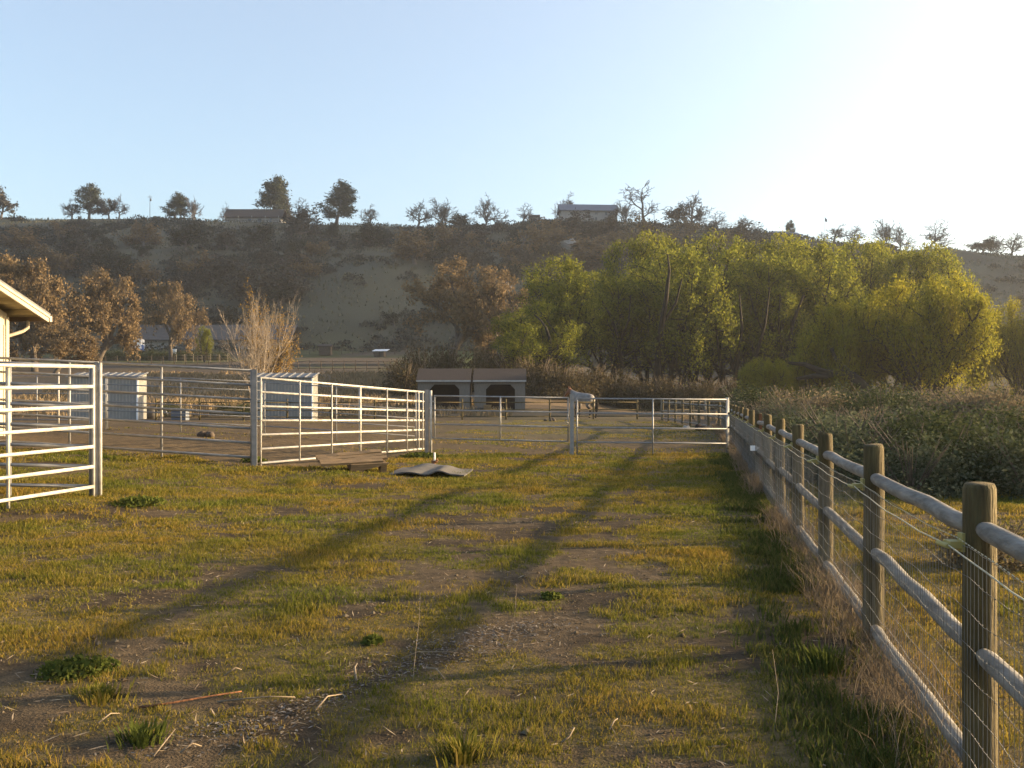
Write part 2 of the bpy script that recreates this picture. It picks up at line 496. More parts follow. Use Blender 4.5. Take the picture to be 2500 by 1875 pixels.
# ------------------------------------------------------------------ grass (uncountable)
rng = np.random.default_rng(7)


def blades(mb, x, y, h, w, lean, seed):
    """one narrow bent blade per point"""
    r = np.random.default_rng(seed)
    n = len(x)
    z = ground(x, y) - .004
    B = np.stack([x, y, z], 1)
    a = r.uniform(0, 2 * np.pi, n)
    side = np.stack([np.cos(a), np.sin(a), np.zeros(n)], 1)
    b = r.uniform(0, 2 * np.pi, n)
    ln = np.stack([np.cos(b), np.sin(b), np.zeros(n)], 1) * (lean * r.uniform(.1, 1, n) * h)[:, None]
    up = np.zeros((n, 3)); up[:, 2] = h
    ww = (side * (w / 2)[:, None])
    mid = B + up * .55 + ln * .35
    v = np.stack([B - ww, B + ww, mid + ww * .7, B + up * .92 + ln, mid - ww * .7], 1).reshape(-1, 3)
    mb.blade_faces(v, n)


def scatter(n, x0, x1, y0, y1, seed, fn):
    r = np.random.default_rng(seed)
    x = r.uniform(x0, x1, n); y = r.uniform(y0, y1, n)
    k = r.uniform(0, 1, n) < fn(x, y)
    return x[k], y[k]


def in_view(x, y, m=.06):
    return np.abs(x) < y * (.515 + m) + .4


gmb = MB()
for (y0, y1, dens, tuft, sp, h0, w0, sd) in ((3.9, 7.5, 620, 8, .026, .036, .0042, 1), (7.5, 12, 380, 8, .040, .042, .0062, 2),
                                            (12, 19, 190, 8, .065, .048, .010, 3), (19, 28, 110, 8, .09, .055, .015, 4)):
    x0, x1 = -y1 * .56 - .5, y1 * .56 + .5
    n = int((x1 - x0) * (y1 - y0) * dens)
    x, y = scatter(n, x0, x1, y0, y1, sd, lambda a, b: grass_cover(a, b) * in_view(a, b))
    r = np.random.default_rng(sd + 50)
    big = .35 + 1.9 * fbm(x / .40, y / .40, 2, 81) ** 1.8
    x = np.repeat(x, tuft); y = np.repeat(y, tuft); big = np.repeat(big, tuft)
    x = x + r.normal(0, sp, len(x)); y = y + r.normal(0, sp, len(y))
    h = .86 * h0 * big * r.uniform(.45, 1.5, len(x))
    rare = r.uniform(0, 1, len(x)) < .004
    h = np.where(rare, h * 2.2, h)
    blades(gmb, x, y, h, w0 * r.uniform(.8, 1.7, len(x)), 0.9, sd + 90)
# thinner grass in the lane and corrals past the gates
x, y = scatter(15000, -14, 9.4, 27, 62, 141, lambda a, b: (a < fence_x(b) - .1) * (sstep(.48, .6, fbm(a / 2.2, b / 2.6, 3, 142)) * (.25 + .75 * sstep(-5, 0, a)) + .35 * sstep(1.2, .1, fence_x(b) - a)))
x = np.repeat(x, 4); y = np.repeat(y, 4); r = np.random.default_rng(143)
x = x + r.normal(0, .1, len(x)); y = y + r.normal(0, .1, len(y))
blades(gmb, x, y, r.uniform(.02, .065, len(x)), np.full(len(x), .028), .9, 144)
tag(gmb.build('grass', M['grass']), 'short patchy yellow-green grass over the paddock soil', 'grass', kind='stuff')

# taller green grass in the shade of the fence foot
fmb = MB()
r = np.random.default_rng(77)
y = r.uniform(3.6, 27, 9000); d = np.abs(r.normal(.28, .22, 9000)); x = fence_x(y) - d
k = (fbm(x / .5, y / .8, 2, 91) > .46)
x, y = x[k], y[k]
x = np.repeat(x, 5) + r.normal(0, .03, len(x) * 5); y = np.repeat(y, 5) + r.normal(0, .03, len(y) * 5)
blades(fmb, x, y, r.uniform(.035, .12, len(x)), .005 + .0008 * y, .8, 78)
tag(fmb.build('green_verge_grass', M['verge']), 'taller green grass along the shaded foot of the wooden fence', 'grass', kind='stuff')

# pale dead weeds tangled in the mesh
dmb = MB()
y = r.uniform(3.3, 46, 4000); d = r.normal(.03, .12, 4000); x = fence_x(y) - d
k = fbm(x * .5, y / .9, 2, 95) > .40
x, y = x[k], y[k]
x = np.repeat(x, 4) + r.normal(0, .035, len(x) * 4); y = np.repeat(y, 4) + r.normal(0, .05, len(y) * 4)
blades(dmb, x, y, r.uniform(.08, .42, len(x)) * (.45 + .75 * fbm(x, y, 2, 96)), .0024 + .0005 * y, 1.0, 79)
tag(dmb.build('dead_weeds', M['dead_weed']), 'pale dead weeds standing along the bottom of the wire mesh', 'weeds', kind='stuff')

# dry grass on the slope behind the sheds, and among the brush on the right
tmb = MB()
x, y = scatter(26000, -45, 0, 70, 120, 101, lambda a, b: sstep(.38, .5, fbm(a / 5, b / 4, 3, 97)))
blades(tmb, x, y, r.uniform(.25, .6, len(x)), np.full(len(x), .16), .8, 102)
x, y = scatter(4500, 4, 45, 16, 85, 103, lambda a, b: (a > fence_x(b) + 1.5) * sstep(.42, .55, fbm(a / 3, b / 3, 3, 98)) * in_view(a, b, .1))
blades(tmb, x, y, r.uniform(.25, .75, len(x)), .01 + .0016 * y, .8, 104)
tag(tmb.build('dry_field_grass', M['dry_grass']), 'tan dry grass on the rising field behind the sheds and in the brush', 'grass', kind='stuff')

# dead leaves and straw
smb = MB()


def flat_bits(mb, x, y, ln, wd, seed, lift=.006):
    r = np.random.default_rng(seed); n = len(x)
    z = ground(x, y) + lift
    a = r.uniform(0, np.pi, n)
    u = np.stack([np.cos(a), np.sin(a), r.normal(0, .18, n)], 1) * (ln / 2)[:, None]
    v = np.stack([-np.sin(a), np.cos(a), r.normal(0, .3, n)], 1) * (wd / 2)[:, None]
    c = np.stack([x, y, z], 1)
    q = np.stack([c - u - v * .4, c - u * .2 - v, c + u, c + u * .1 + v], 1).reshape(-1, 3)
    mb.addq(q, np.arange(n * 4).reshape(-1, 4))


x, y = scatter(60000, -4, 3, 4.2, 7.8, 111, lambda a, b: litter(a, b) * .8)
flat_bits(smb, x, y, r.uniform(.012, .04, len(x)), r.uniform(.005, .016, len(x)), 112)
tag(smb.build('leaf_litter', M['grey_litter']), 'grey strip of dead leaves lying on the bare foreground soil', 'leaf litter', kind='stuff')
smb = MB()
x, y = scatter(12000, -7, 7, 4.0, 14, 113, lambda a, b: in_view(a, b) * (1 - .5 * grass_cover(a, b)) * (a < fence_x(b) + .5))
flat_bits(smb, x, y, r.uniform(.03, .11, len(x)), r.uniform(.003, .009, len(x)), 114, .012)
tag(smb.build('straw', M['straw']), 'scattered straw and twig bits on the paddock soil', 'straw', kind='stuff')

# crumbs of soil and small stones
cmb = MB()
x, y = scatter(26000, -7, 6, 4.0, 13, 115, lambda a, b: in_view(a, b) * (1 - .85 * grass_cover(a, b)) * (.25 + .75 * sstep(.45, .6, fbm(a / .5, b / .5, 2, 116))) * (a < fence_x(b) - .1))
r = np.random.default_rng(117); n = len(x)
sz = r.uniform(.003, .011, n) * (1 + (r.uniform(0, 1, n) < .03) * 1.5)
o8 = np.array([(-1, 0, 0), (0, -1, 0), (1, 0, 0), (0, 1, 0), (0, 0, .8), (0, 0, -.6)])
v = np.stack([x, y, ground(x, y) + sz * .3], 1)[:, None, :] + o8[None] * sz[:, None, None] * r.uniform(.6, 1.3, (n, 6, 1))
fs = np.array([(0, 1, 4), (1, 2, 4), (2, 3, 4), (3, 0, 4), (1, 0, 5), (2, 1, 5), (3, 2, 5), (0, 3, 5)])
cmb.addq(v.reshape(-1, 3), (np.arange(n)[:, None, None] * 6 + fs[None]).reshape(-1, 3))
tag(cmb.build('soil_crumbs', M['crumb']), 'crumbs of soil and tiny stones on the bare patches', 'soil', kind='stuff')

# ------------------------------------------------------------------ foreground: sticks and weeds
def stick(name, pts, rad, label, group=None, mat='stick'):
    mb = MB()
    P = []
    for (px, py, lift) in pts:
        Z = CH * F / (py - HY)
        q = G(px, Z); P.append((q.x, q.y, q.z + lift))
    o = Vector(P[0])
    mb.tube([Vector(p) - o for p in P], np.linspace(rad, rad * .5, len(P)) * .6, 6)
    ob = mb.build(name, M[mat], smooth=True); ob.location = o
    return tag(ob, label, 'stick', group)


stick('dead_stick', [(338, 1740, .02), (420, 1728, .02), (520, 1712, .02), (590, 1700, .015)], .012,
      'long reddish straight stick lying on bare soil at lower left', 'dry sticks on the grass', 'rust')
stick('dead_stick', [(870, 1670, .02), (866, 1650, .05), (872, 1630, .03)], .012,
      'short thick curved pale stick left of the leaf litter', 'dry sticks on the grass')
stick('dead_stick', [(1040, 1645, .03), (1065, 1650, .04), (1086, 1666, .02)], .010,
      'pale bent stick lying across the grey leaf litter', 'dry sticks on the grass')
stick('dead_stick', [(1008, 1665, .0), (1015, 1630, .10), (1024, 1590, .22), (1026, 1556, .30)], .0027,
      'upright thin dead stalk rising from the leaf litter', 'dry sticks on the grass')
stick('dead_stick', [(1240, 1570, .0), (1256, 1545, .10), (1262, 1498, .22)], .0027,
      'upright dead stalk at the far end of the leaf litter', 'dry sticks on the grass')
stick('dead_stick', [(1488, 1788, .02), (1500, 1779, .04), (1508, 1770, .03)], .008,
      'short pale twig on the dark grass low in the middle', 'dry sticks on the grass')
stick('dead_stick', [(1370, 1812, .01), (1390, 1808, .03), (1402, 1795, .05), (1396, 1785, .03)], .008,
      'hooked pale twig near the bottom edge of the photo', 'dry sticks on the grass')
stick('dead_stick', [(375, 1860, .02), (400, 1840, .04), (428, 1810, .05)], .007,
      'slanting pale twig beside the grass tuft at the bottom left', 'dry sticks on the grass')
stick('dead_stick', [(440, 1850, .02), (470, 1842, .05), (492, 1834, .02)], .010,
      'pale forked-looking twig at the bottom, right of the grass tuft', 'dry sticks on the grass')
stick('dead_stick', [(530, 1723, .01), (610, 1718, .02), (660, 1722, .04), (720, 1712, .02)], .008,
      'long thin pale stick left of the leaf litter strip', 'dry sticks on the grass')
stick('dead_stick', [(770, 1745, .02), (800, 1728, .06), (835, 1705, .03)], .009,
      'pale stick slanting up beside the lower leaf litter', 'dry sticks on the grass')
stick('dead_stick', [(240, 1778, .02), (270, 1765, .04), (292, 1755, .02)], .008,
      'small pale twig on bare soil at lower left', 'dry sticks on the grass')
stick('dead_stick', [(548, 1650, .01), (575, 1647, .05), (590, 1640, .02)], .009,
      'small curved pale stick on the bare patch left of centre', 'dry sticks on the grass')
stick('dead_stick', [(980, 1615, .02), (1020, 1606, .04), (1080, 1610, .05), (1120, 1607, .03)], .006,
      'long arched thin twig over the leaf litter', 'dry sticks on the grass')
stick('dead_stick', [(1890, 1790, .0), (1900, 1750, .12), (1886, 1700, .25)], .003,
      'thin upright dead stalk in the weeds by the near fence', 'dry sticks on the grass')


def weed(px, py, wd, ht, n, label, mat='weed_leaf', tall=False, group='green weeds in the paddock'):
    Z = CH * F / (py - HY); q = G(px, Z)
    r = np.random.default_rng(int(px * 7 + py))
    mb = MB()
    if tall:
        k = n
        a = r.uniform(0, 2 * np.pi, k); rr = np.abs(r.normal(0, wd * .25, k)); h = ht * r.uniform(.5, 1, k)
        bx, by = rr * np.cos(a), rr * np.sin(a)
        l = r.uniform(.2, .8, k) * h
        tip = np.stack([bx + l * np.cos(a), by + l * np.sin(a), h], 1); b0 = np.stack([bx, by, np.zeros(k) - .01], 1)
        s = np.stack([-np.sin(a), np.cos(a), np.zeros(k)], 1) * .005
        mid = b0 * .5 + tip * .5 + np.array([0, 0, 1]) * (h * .15)[:, None]
        mb.blade_faces(np.stack([b0 - s, b0 + s, mid + s, tip, mid - s], 1).reshape(-1, 3), k)
    else:
        c = r.normal(size=(n, 3)); c /= np.linalg.norm(c, axis=1, keepdims=True); c *= r.uniform(.4, 1, (n, 1))
        c[:, 2] = np.abs(c[:, 2])
        c = c * np.array([wd / 2, wd / 2, ht]); c[:, 2] += .01
        mb.leaves(c, .011 + .0012 * Z, r, .6)
    o = mb.build('grass_tuft' if tall else 'weed_clump', M[mat]); o.location = q
    return tag(o, label, 'weed', group)


weed(190, 1640, .50, .07, 800, 'dark leafy green weed clump at the left of the foreground')
weed(250, 1705, .34, .06, 300, 'yellow-green grass clump right below the dark leafy weed', 'grass', True)
weed(345, 1815, .26, .08, 260, 'bright green grass tuft near the bottom left corner', 'weed_leaf', True)
weed(910, 1570, .16, .05, 160, 'pale-lit green weed left of the leaf litter')
weed(1130, 1850, .26, .11, 220, 'upright green grass tuft at the bottom centre', 'grass', True)
weed(1345, 1460, .22, .05, 160, 'small leafy weed in the middle track')
weed(340, 1245, .8, .12, 600, 'wide low green clump right of the near steel posts')
weed(620, 1152, .6, .12, 350, 'green tuft at the foot of the thick square gate post')
weed(1030, 1117, 1.2, .13, 800, 'bright green clump beside the far end of the tall gate')
weed(1960, 1440, .3, .14, 200, 'green grass tuft in the fence shade by the third post', 'weed_leaf', True)
weed(2020, 1640, .35, .15, 220, 'dark green grass tuft at the foot of the near fence', 'weed_leaf', True)

# ------------------------------------------------------------------ wooden post-and-rail fence
FPZ = [1.6] + [4 + 2.4 * k for k in range(0, 17)] + [44.8 + 2.4 * k for k in range(0, 8)]
fence = thing('wooden_fence', 'round post-and-rail wooden fence with wire mesh along the right of the paddock', 'fence', (0, 0, 0))
HP = 1.305


def log(mb, p0, p1, r, k=12, end=.05, jit=.004, seed=0):
    rg = np.random.default_rng(seed)
    n = 7
    t = np.array([0, .035, .15, .4, .6, .85, .965, 1.0]); rad = np.array([r * .75, r * .97, r, r, r, r, r * .97, r * .75])
    p0 = np.array(p0, float); p1 = np.array(p1, float)
    P = p0[None] * (1 - t[:, None]) + p1[None] * t[:, None] + rg.normal(0, jit, (len(t), 3)) * ((t > .05) & (t < .95))[:, None]
    mb.tube(P, rad, k)


posts = []
pmesh = []
for v in range(3):
    mb = MB(); rg = np.random.default_rng(v)
    zz = [-.25, .2, .6, 1.0, 1.285, HP]
    mb.tube([(rg.normal(0, .003), rg.normal(0, .003), z) for z in zz], np.array([.068, .066, .065, .064, .063, .056]), 20)
    pmesh.append(mb.mesh('post', M['post_wood'], True))
for i, Z in enumerate(FPZ):
    x = float(fence_x(Z))
    o = part(pmesh[i % 3], 'post', fence)
    o.location = (x, Z, gz(x, Z) + random.Random(i).uniform(-.012, .012)); o.rotation_euler = (0, 0, i * 1.7)
    posts.append((x, Z, gz(x, Z)))
for i in range(len(posts) - 1):
    a, b2 = posts[i], posts[i + 1]
    if i == 7: continue        # the narrow gap closed by the rusty stake keeps no rails
    for j, (h, rr) in enumerate(((1.12, .040), (.61, .039), (.14, .038))):
        mb = MB()
        d = Vector((b2[0] - a[0], b2[1] - a[1], 0)).normalized() * .045
        rg = np.random.default_rng(i * 5 + j)
        log(mb, (a[0] + d.x, a[1] + d.y, a[2] + h + rg.normal(0, .012)), (b2[0] - d.x, b2[1] - d.y, b2[2] + h + rg.normal(0, .012)), rr,
            14 if i < 8 else 8, seed=i * 3 + j)
        mb.build('rail', M['rail_wood'], fence, True)
# woven wire on the paddock side
mb = MB()
zz = np.array([.03, .13, .23, .33, .43, .55, .67, .80, .93, 1.05])
off = -.072
for k in range(len(posts) - 1):
    a, b2 = posts[k], posts[k + 1]
    L_ = math.hypot(b2[0] - a[0], b2[1] - a[1]); nv = int(L_ / (.052 if b2[1] < 30 else .16))
    wr = .0014 if b2[1] < 12 else .0019
    for h in zz:
        t = np.linspace(0, 1, 25 if b2[1] < 12 else 9)
        rg = np.random.default_rng(int(k * 31 + h * 100))
        wav = .006 * np.sin(t * 19 + h * 9) + .004 * np.sin(t * 41)
        mb.tube(np.stack([a[0] + (b2[0] - a[0]) * t + off, a[1] + (b2[1] - a[1]) * t, a[2] + (b2[2] - a[2]) * t + h + wav], 1), wr, 3, False)
        if b2[1] < 12:      # the little knots where the strands cross
            tk = (np.arange(nv) + .5) / nv
            c = np.stack([a[0] + (b2[0] - a[0]) * tk + off, a[1] + (b2[1] - a[1]) * tk,
                          a[2] + (b2[2] - a[2]) * tk + h + .006 * np.sin(tk * 19 + h * 9)], 1)
            e = .0034
            o8 = np.array([(-e, 0, 0), (0, -e * 1.6, 0), (e, 0, 0), (0, e * 1.6, 0), (0, 0, e), (0, 0, -e)])
            v = (c[:, None, :] + o8[None]).reshape(-1, 3)
            fs = np.array([(0, 1, 4), (1, 2, 4), (2, 3, 4), (3, 0, 4), (1, 0, 5), (2, 1, 5), (3, 2, 5), (0, 3, 5)])
            mb.addq(v, (np.arange(nv)[:, None, None] * 6 + fs[None]).reshape(-1, 3))
    for q in range(nv):
        t = (q + .5) / nv
        x = a[0] + (b2[0] - a[0]) * t + off; y = a[1] + (b2[1] - a[1]) * t; z = a[2] + (b2[2] - a[2]) * t
        mb.tube([(x, y, z + .02), (x + .004 * math.sin(q), y, z + .5), (x, y, z + 1.05)], wr * 1.1, 3, False)
mb.build('wire_mesh', M['wire'], fence)
# electric rope, second twisted strand and insulators
for (dz, dx, rr, mt, nm, tw) in ((1.045, -.125, .0032, 'rope', 'electric_rope', 0), (1.075, -.088, .0026, 'rope', 'twisted_strand', 1)):
    mb = MB(); P = []
    for k in range(len(posts) - 1):
        a, b2 = posts[k], posts[k + 1]
        for t in np.linspace(0, 1, 10)[:-1]:
            P.append((a[0] + (b2[0] - a[0]) * t + dx, a[1] + (b2[1] - a[1]) * t, a[2] + (b2[2] - a[2]) * t + dz - .02 * math.sin(math.pi * t) + .004 * math.sin(t * 17 + k)))
    if not tw:
        mb.tube(P, rr, 6, False)
    else:               # white tracer shows only where the twist brings it round: short dashes
        P = np.array(P)
        for k in range(len(P) - 1):
            seg = np.linalg.norm(P[k + 1] - P[k]); nd = max(1, int(seg / .045))
            if P[k][1] > 15: continue
            for q in range(nd):
                p0 = P[k] + (P[k + 1] - P[k]) * (q / nd); p1 = P[k] + (P[k + 1] - P[k]) * ((q + .55) / nd)
                mb.tube([p0, p1], rr, 4)
    mb.build(nm, M[mt], fence, True)
for k, (x, Z, z) in enumerate(posts[:14]):
    mb = MB()
    mb.box((x - .066, Z + .01, z + 1.06), (.02, .045, .075)); mb.box((x - .095, Z + .03, z + 1.05), (.05, .07, .028))
    mb.tube([(x - .125, Z + .0, z + 1.045), (x - .125, Z + .10, z + 1.045)], .011, 8)
    mb.build('insulator', M['insul'], fence)

# rusty stake and latch box in the gap
x, Z = float(fence_x(19.0)) - .10, 18.3
st = thing('rusty_stake', 'tall rusty steel stake standing against the wooden fence', 'stake', (x, Z, gz(x, Z)))
mb = MB(); mb.box((0, 0, .62), (.055, .012, 1.34)); mb.box((.022, .022, .62), (.012, .05, 1.335)); mb.build('stake', M['rust'], st)
mb = MB(); mb.box((.085, 0, .62), (.035, .03, 1.28)); mb.build('wooden_batten', M['rail_wood'], st)
mb = MB(); mb.box((-.13, -.03, .66), (.11, .10, .09)); mb.box((-.06, -.02, .66), (.06, .03, .05)); mb.build('latch_box', M['white'], st)
mb = MB(); mb.tube([(.15, -.05, .63), (.15, .06, .63)], .045, 10); mb.tube([(.15, -.05, .54), (.15, .06, .54)], .04, 10); mb.build('insulator', M['black'], st)

# ------------------------------------------------------------------ steel panels and gates
def pipe(mb, a, b2, r, k=10):
    mb.tube([a, b2], r, k)


def panel(name, label, cat, A, B, zA, zB, stays, rr, mat, group, stay_r=None, feet=(), thick=(), open_ends=(True, True)):
    """A,B: (x,y) of the ends; zA,zB: rail heights (absolute) at each end; stays: fractions along; feet: those that reach the ground"""
    t = thing(name, label, cat, (A[0], A[1], gz(A[0], A[1])), 0, group)
    o = Vector(t.location)
    a2, b2 = Vector((A[0], A[1], 0)), Vector((B[0], B[1], 0))
    for za, zb in zip(zA, zB):
        mb = MB(); pipe(mb, a2 + Vector((0, 0, za)) - o, b2 + Vector((0, 0, zb)) - o, rr)
        mb.build('rail', M[mat], t, True)
    sr = stay_r or rr * .8
    d = (b2 - a2).normalized(); nrm = Vector((d.y, -d.x, 0)) * (rr + sr * .6)
    for f in stays:
        q = a2.lerp(b2, f)
        top = zA[0] + (zB[0] - zA[0]) * f; bot = zA[-1] + (zB[-1] - zA[-1]) * f
        if f in feet: bot = gz(q.x, q.y) - .03
        r_ = sr * (2.0 if f in thick else 1)
        off = nrm if 0 < f < 1 and f not in thick else Vector((0, 0, 0))
        mb = MB(); pipe(mb, q + off + Vector((0, 0, bot - .01)) - o, q + off + Vector((0, 0, top + (.02 if f in (0, 1) else .0))) - o, r_)
        mb.build('stay', M[mat], t, True)
    return t


def rails(top, bot, n): return [top + (bot - top) * i / (n - 1) for i in range(n)]


def post_sq(px, Z, wd, top, label, mat='galv_dull', rz=.3, group='square steel posts'):
    q = G(px, Z)
    t = thing('steel_post', label, 'post', q, rz, group)
    mb = MB(); mb.box((0, 0, (top - q.z) / 2 - .1), (wd, wd, top - q.z + .2)); mb.build('post', M[mat], t)
    mb = MB(); mb.box((0, 0, top - q.z + .006), (wd * 1.08, wd * 1.08, .012)); mb.build('cap', M[mat], t)
    return t


GP = 'seven-rail steel pipe panels'
X = lambda px, Z: (px - CX) / F * Z
# near lit panel at the left edge
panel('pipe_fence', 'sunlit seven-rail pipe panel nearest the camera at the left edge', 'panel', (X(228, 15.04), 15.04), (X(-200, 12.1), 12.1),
      rails(2.07, .255, 7), rails(2.02, .20, 7), (0, .527, 1), .026, 'lit_pipe', GP, .024, feet=(0, .527, 1))
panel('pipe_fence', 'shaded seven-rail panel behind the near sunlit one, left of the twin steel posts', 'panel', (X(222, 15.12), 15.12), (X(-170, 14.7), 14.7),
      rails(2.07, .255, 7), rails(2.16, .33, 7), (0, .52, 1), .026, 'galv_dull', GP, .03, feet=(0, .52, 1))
post_sq(236, 15.1, .05, 2.13, 'thin square steel post right beside the near sunlit panel', rz=.1)
q = G(245, 15.1)
lp = thing('hinge_post', 'slim sunlit round steel post next to the thin square one', 'post', q, 0, 'square steel posts')
mb = MB(); mb.tube([(0, 0, -.1), (0, 0, 2.13 - q.z)], .026, 12); mb.build('post', M['lit_pipe'], lp, True)
for h in (1.55, 1.9):
    mb = MB(); mb.box((-.05, 0, h), (.11, .05, .05)); mb.build('clamp', M['galv_dull'], lp)
# shaded row across
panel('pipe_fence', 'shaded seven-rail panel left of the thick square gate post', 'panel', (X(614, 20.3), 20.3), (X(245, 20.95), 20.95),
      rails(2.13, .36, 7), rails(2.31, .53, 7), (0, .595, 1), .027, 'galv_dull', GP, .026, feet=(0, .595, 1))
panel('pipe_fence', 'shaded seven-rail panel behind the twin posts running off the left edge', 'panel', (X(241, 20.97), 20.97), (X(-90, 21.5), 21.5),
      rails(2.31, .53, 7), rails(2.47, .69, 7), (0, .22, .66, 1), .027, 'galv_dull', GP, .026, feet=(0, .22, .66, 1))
post_sq(621, 20.25, .105, 2.14, 'thick square steel post at the hinge of the tall sunlit gate', rz=.2)
# the tall sunlit gate
A = (X(637, 20.35), 20.35); B = (X(1034, 28.2), 28.2)
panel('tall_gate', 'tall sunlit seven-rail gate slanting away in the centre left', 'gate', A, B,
      rails(1.985, .238, 7), rails(1.705, .10, 7), (0, .178, .351, .53, .706, .857, .985), .025, 'lit_pipe', None, .017, feet=(0,), thick=(.53,))
mb = MB()
post_sq(1042, 27.8, .095, 1.76, 'grey square steel post at the latch of the tall gate', rz=.2)
q = G(1052, 27.6)
lp = thing('hinge_post', 'round sunlit steel post left of the low gate', 'post', q, 0, 'square steel posts')
mb = MB(); mb.tube([(0, 0, -.1), (0, 0, 1.75 - q.z)], .034, 12); mb.build('post', M['lit_pipe'], lp, True)
for h in (.45, 1.45):
    mb = MB(); mb.box((.055, 0, h), (.11, .04, .04)); mb.build('hinge', M['galv_dull'], lp)
# low gates
def chain(t, px, Z, z0):
    o = Vector(t.location); q = W(px, 0, Z); mb = MB()
    P = [Vector((q.x + .05 * math.sin(k * .9), q.y - .04, z0 - .03 * k)) - o for k in range(9)]
    mb.tube(P, .012, 5); mb.build('latch_chain', M['galv'], t, True)


GL = 'low four-rail gates across the lane'
lg = panel('low_gate', 'left low four-rail steel gate in front of the stalls', 'gate', (X(1061, 27.6), 27.6), (X(1387, 27.0), 27.0),
      rails(1.60, .42, 4), rails(1.545, .36, 4), (0, .5, 1), .022, 'galv', GL, .021)
chain(lg, 1384, 26.9, 1.1)
panel('low_gate', 'right low four-rail steel gate reaching the wooden fence', 'gate', (X(1409, 26.95), 26.95), (X(1774, 27.0), 27.0),
      rails(1.53, .345, 4), rails(1.50, .31, 4), (0, .505, 1), .022, 'galv', GL, .021, feet=(0, .505, 1))
post_sq(1396, 26.95, .10, 1.635, 'grey square steel post between the two low gates', 'galv', rz=.05)
q = G(1776, 27.85)
ep = thing('hinge_post', 'pale round steel post where the right low gate meets the wooden fence', 'post', q, 0, 'square steel posts')
mb = MB(); mb.tube([(0, 0, -.1), (0, 0, 1.55 - q.z)], .045, 12); mb.build('post', M['lit_pipe'], ep, True)
for h in (1.12, .72):
    mb = MB(); mb.box((0, 0, h), (.11, .11, .05)); mb.build('strap', M['black'], ep)
# thinner panels further back in the dirt yard
GB = 'thin pipe panels in the dirt yard'
for (pa, pb, la) in ((-60, 258, 'thin grey pipe panel in the yard in front of the left steel shed'),
                     (262, 640, 'thin grey pipe panel in the yard behind the shaded panel'),
                     (646, 1015, 'thin grey pipe panel seen through the tall gate')):
    za, zb = (32.5, 32.0)
    a = G(pa, za); b2 = G(pb, zb)
    panel('yard_fence', la, 'panel', (a.x, a.y), (b2.x, b2.y), [a.z + h for h in rails(1.72, .3, 6)], [b2.z + h for h in rails(1.72, .3, 6)],
          (0, .48, 1), .018, 'galv_dull', GB, .02, feet=(0, .48, 1))
for (px, la) in ((143, 'lone thin steel post in the yard left of the twin posts'), (1022, 'thin steel post behind the end of the tall gate')):
    q = G(px, 30.0)
    o = thing('yard_post', la, 'post', q, 0, 'thin posts in the dirt yard')
    mb = MB(); mb.tube([(0, 0, -.1), (0, 0, 1.75)], .025, 8); mb.build('post', M['lit_pipe'], o, True)

# ------------------------------------------------------------------ back paddock fence (wood)
def wood_fence(name, label, pts, heights, hp, mat, group=None, pr=.06, rr=.04):
    t = thing(name, label, 'fence', (0, 0, 0), 0, group)
    me = MB(); me.tube([(0, 0, -.2), (0, 0, hp * .5), (0, 0, hp)], [pr, pr, pr * .9], 8); me = me.mesh('post', M[mat], True)
    P = [Vector((x, y, gz(x, y))) for x, y in pts]
    for q in P:
        o = part(me, 'post', t); o.location = q
    for a, b2 in zip(P[:-1], P[1:]):
        for h in heights:
            mb = MB(); mb.tube([a + Vector((0, 0, h)), b2 + Vector((0, 0, h))], rr, 6); mb.build('rail', M[mat], t, True)
    return t


pp = [381 + 106.8 * k for k in range(0, 12)] + [1692]
wood_fence('paddock_fence', 'brown three-rail wooden fence across the back of the corrals', [(X(p_, 61 + .003 * (p_ - 381)), 61 + .003 * (p_ - 381)) for p_ in pp],
           (1.1, .62, .2), 1.33, 'post_wood')
wood_fence('short_fence', 'short two-rail fence stub right of the corrals in the brush', [(9.4, 62.5), (12.1, 62.3), (14.9, 62.0)], (1.15, .6), 1.3, 'old_wood')

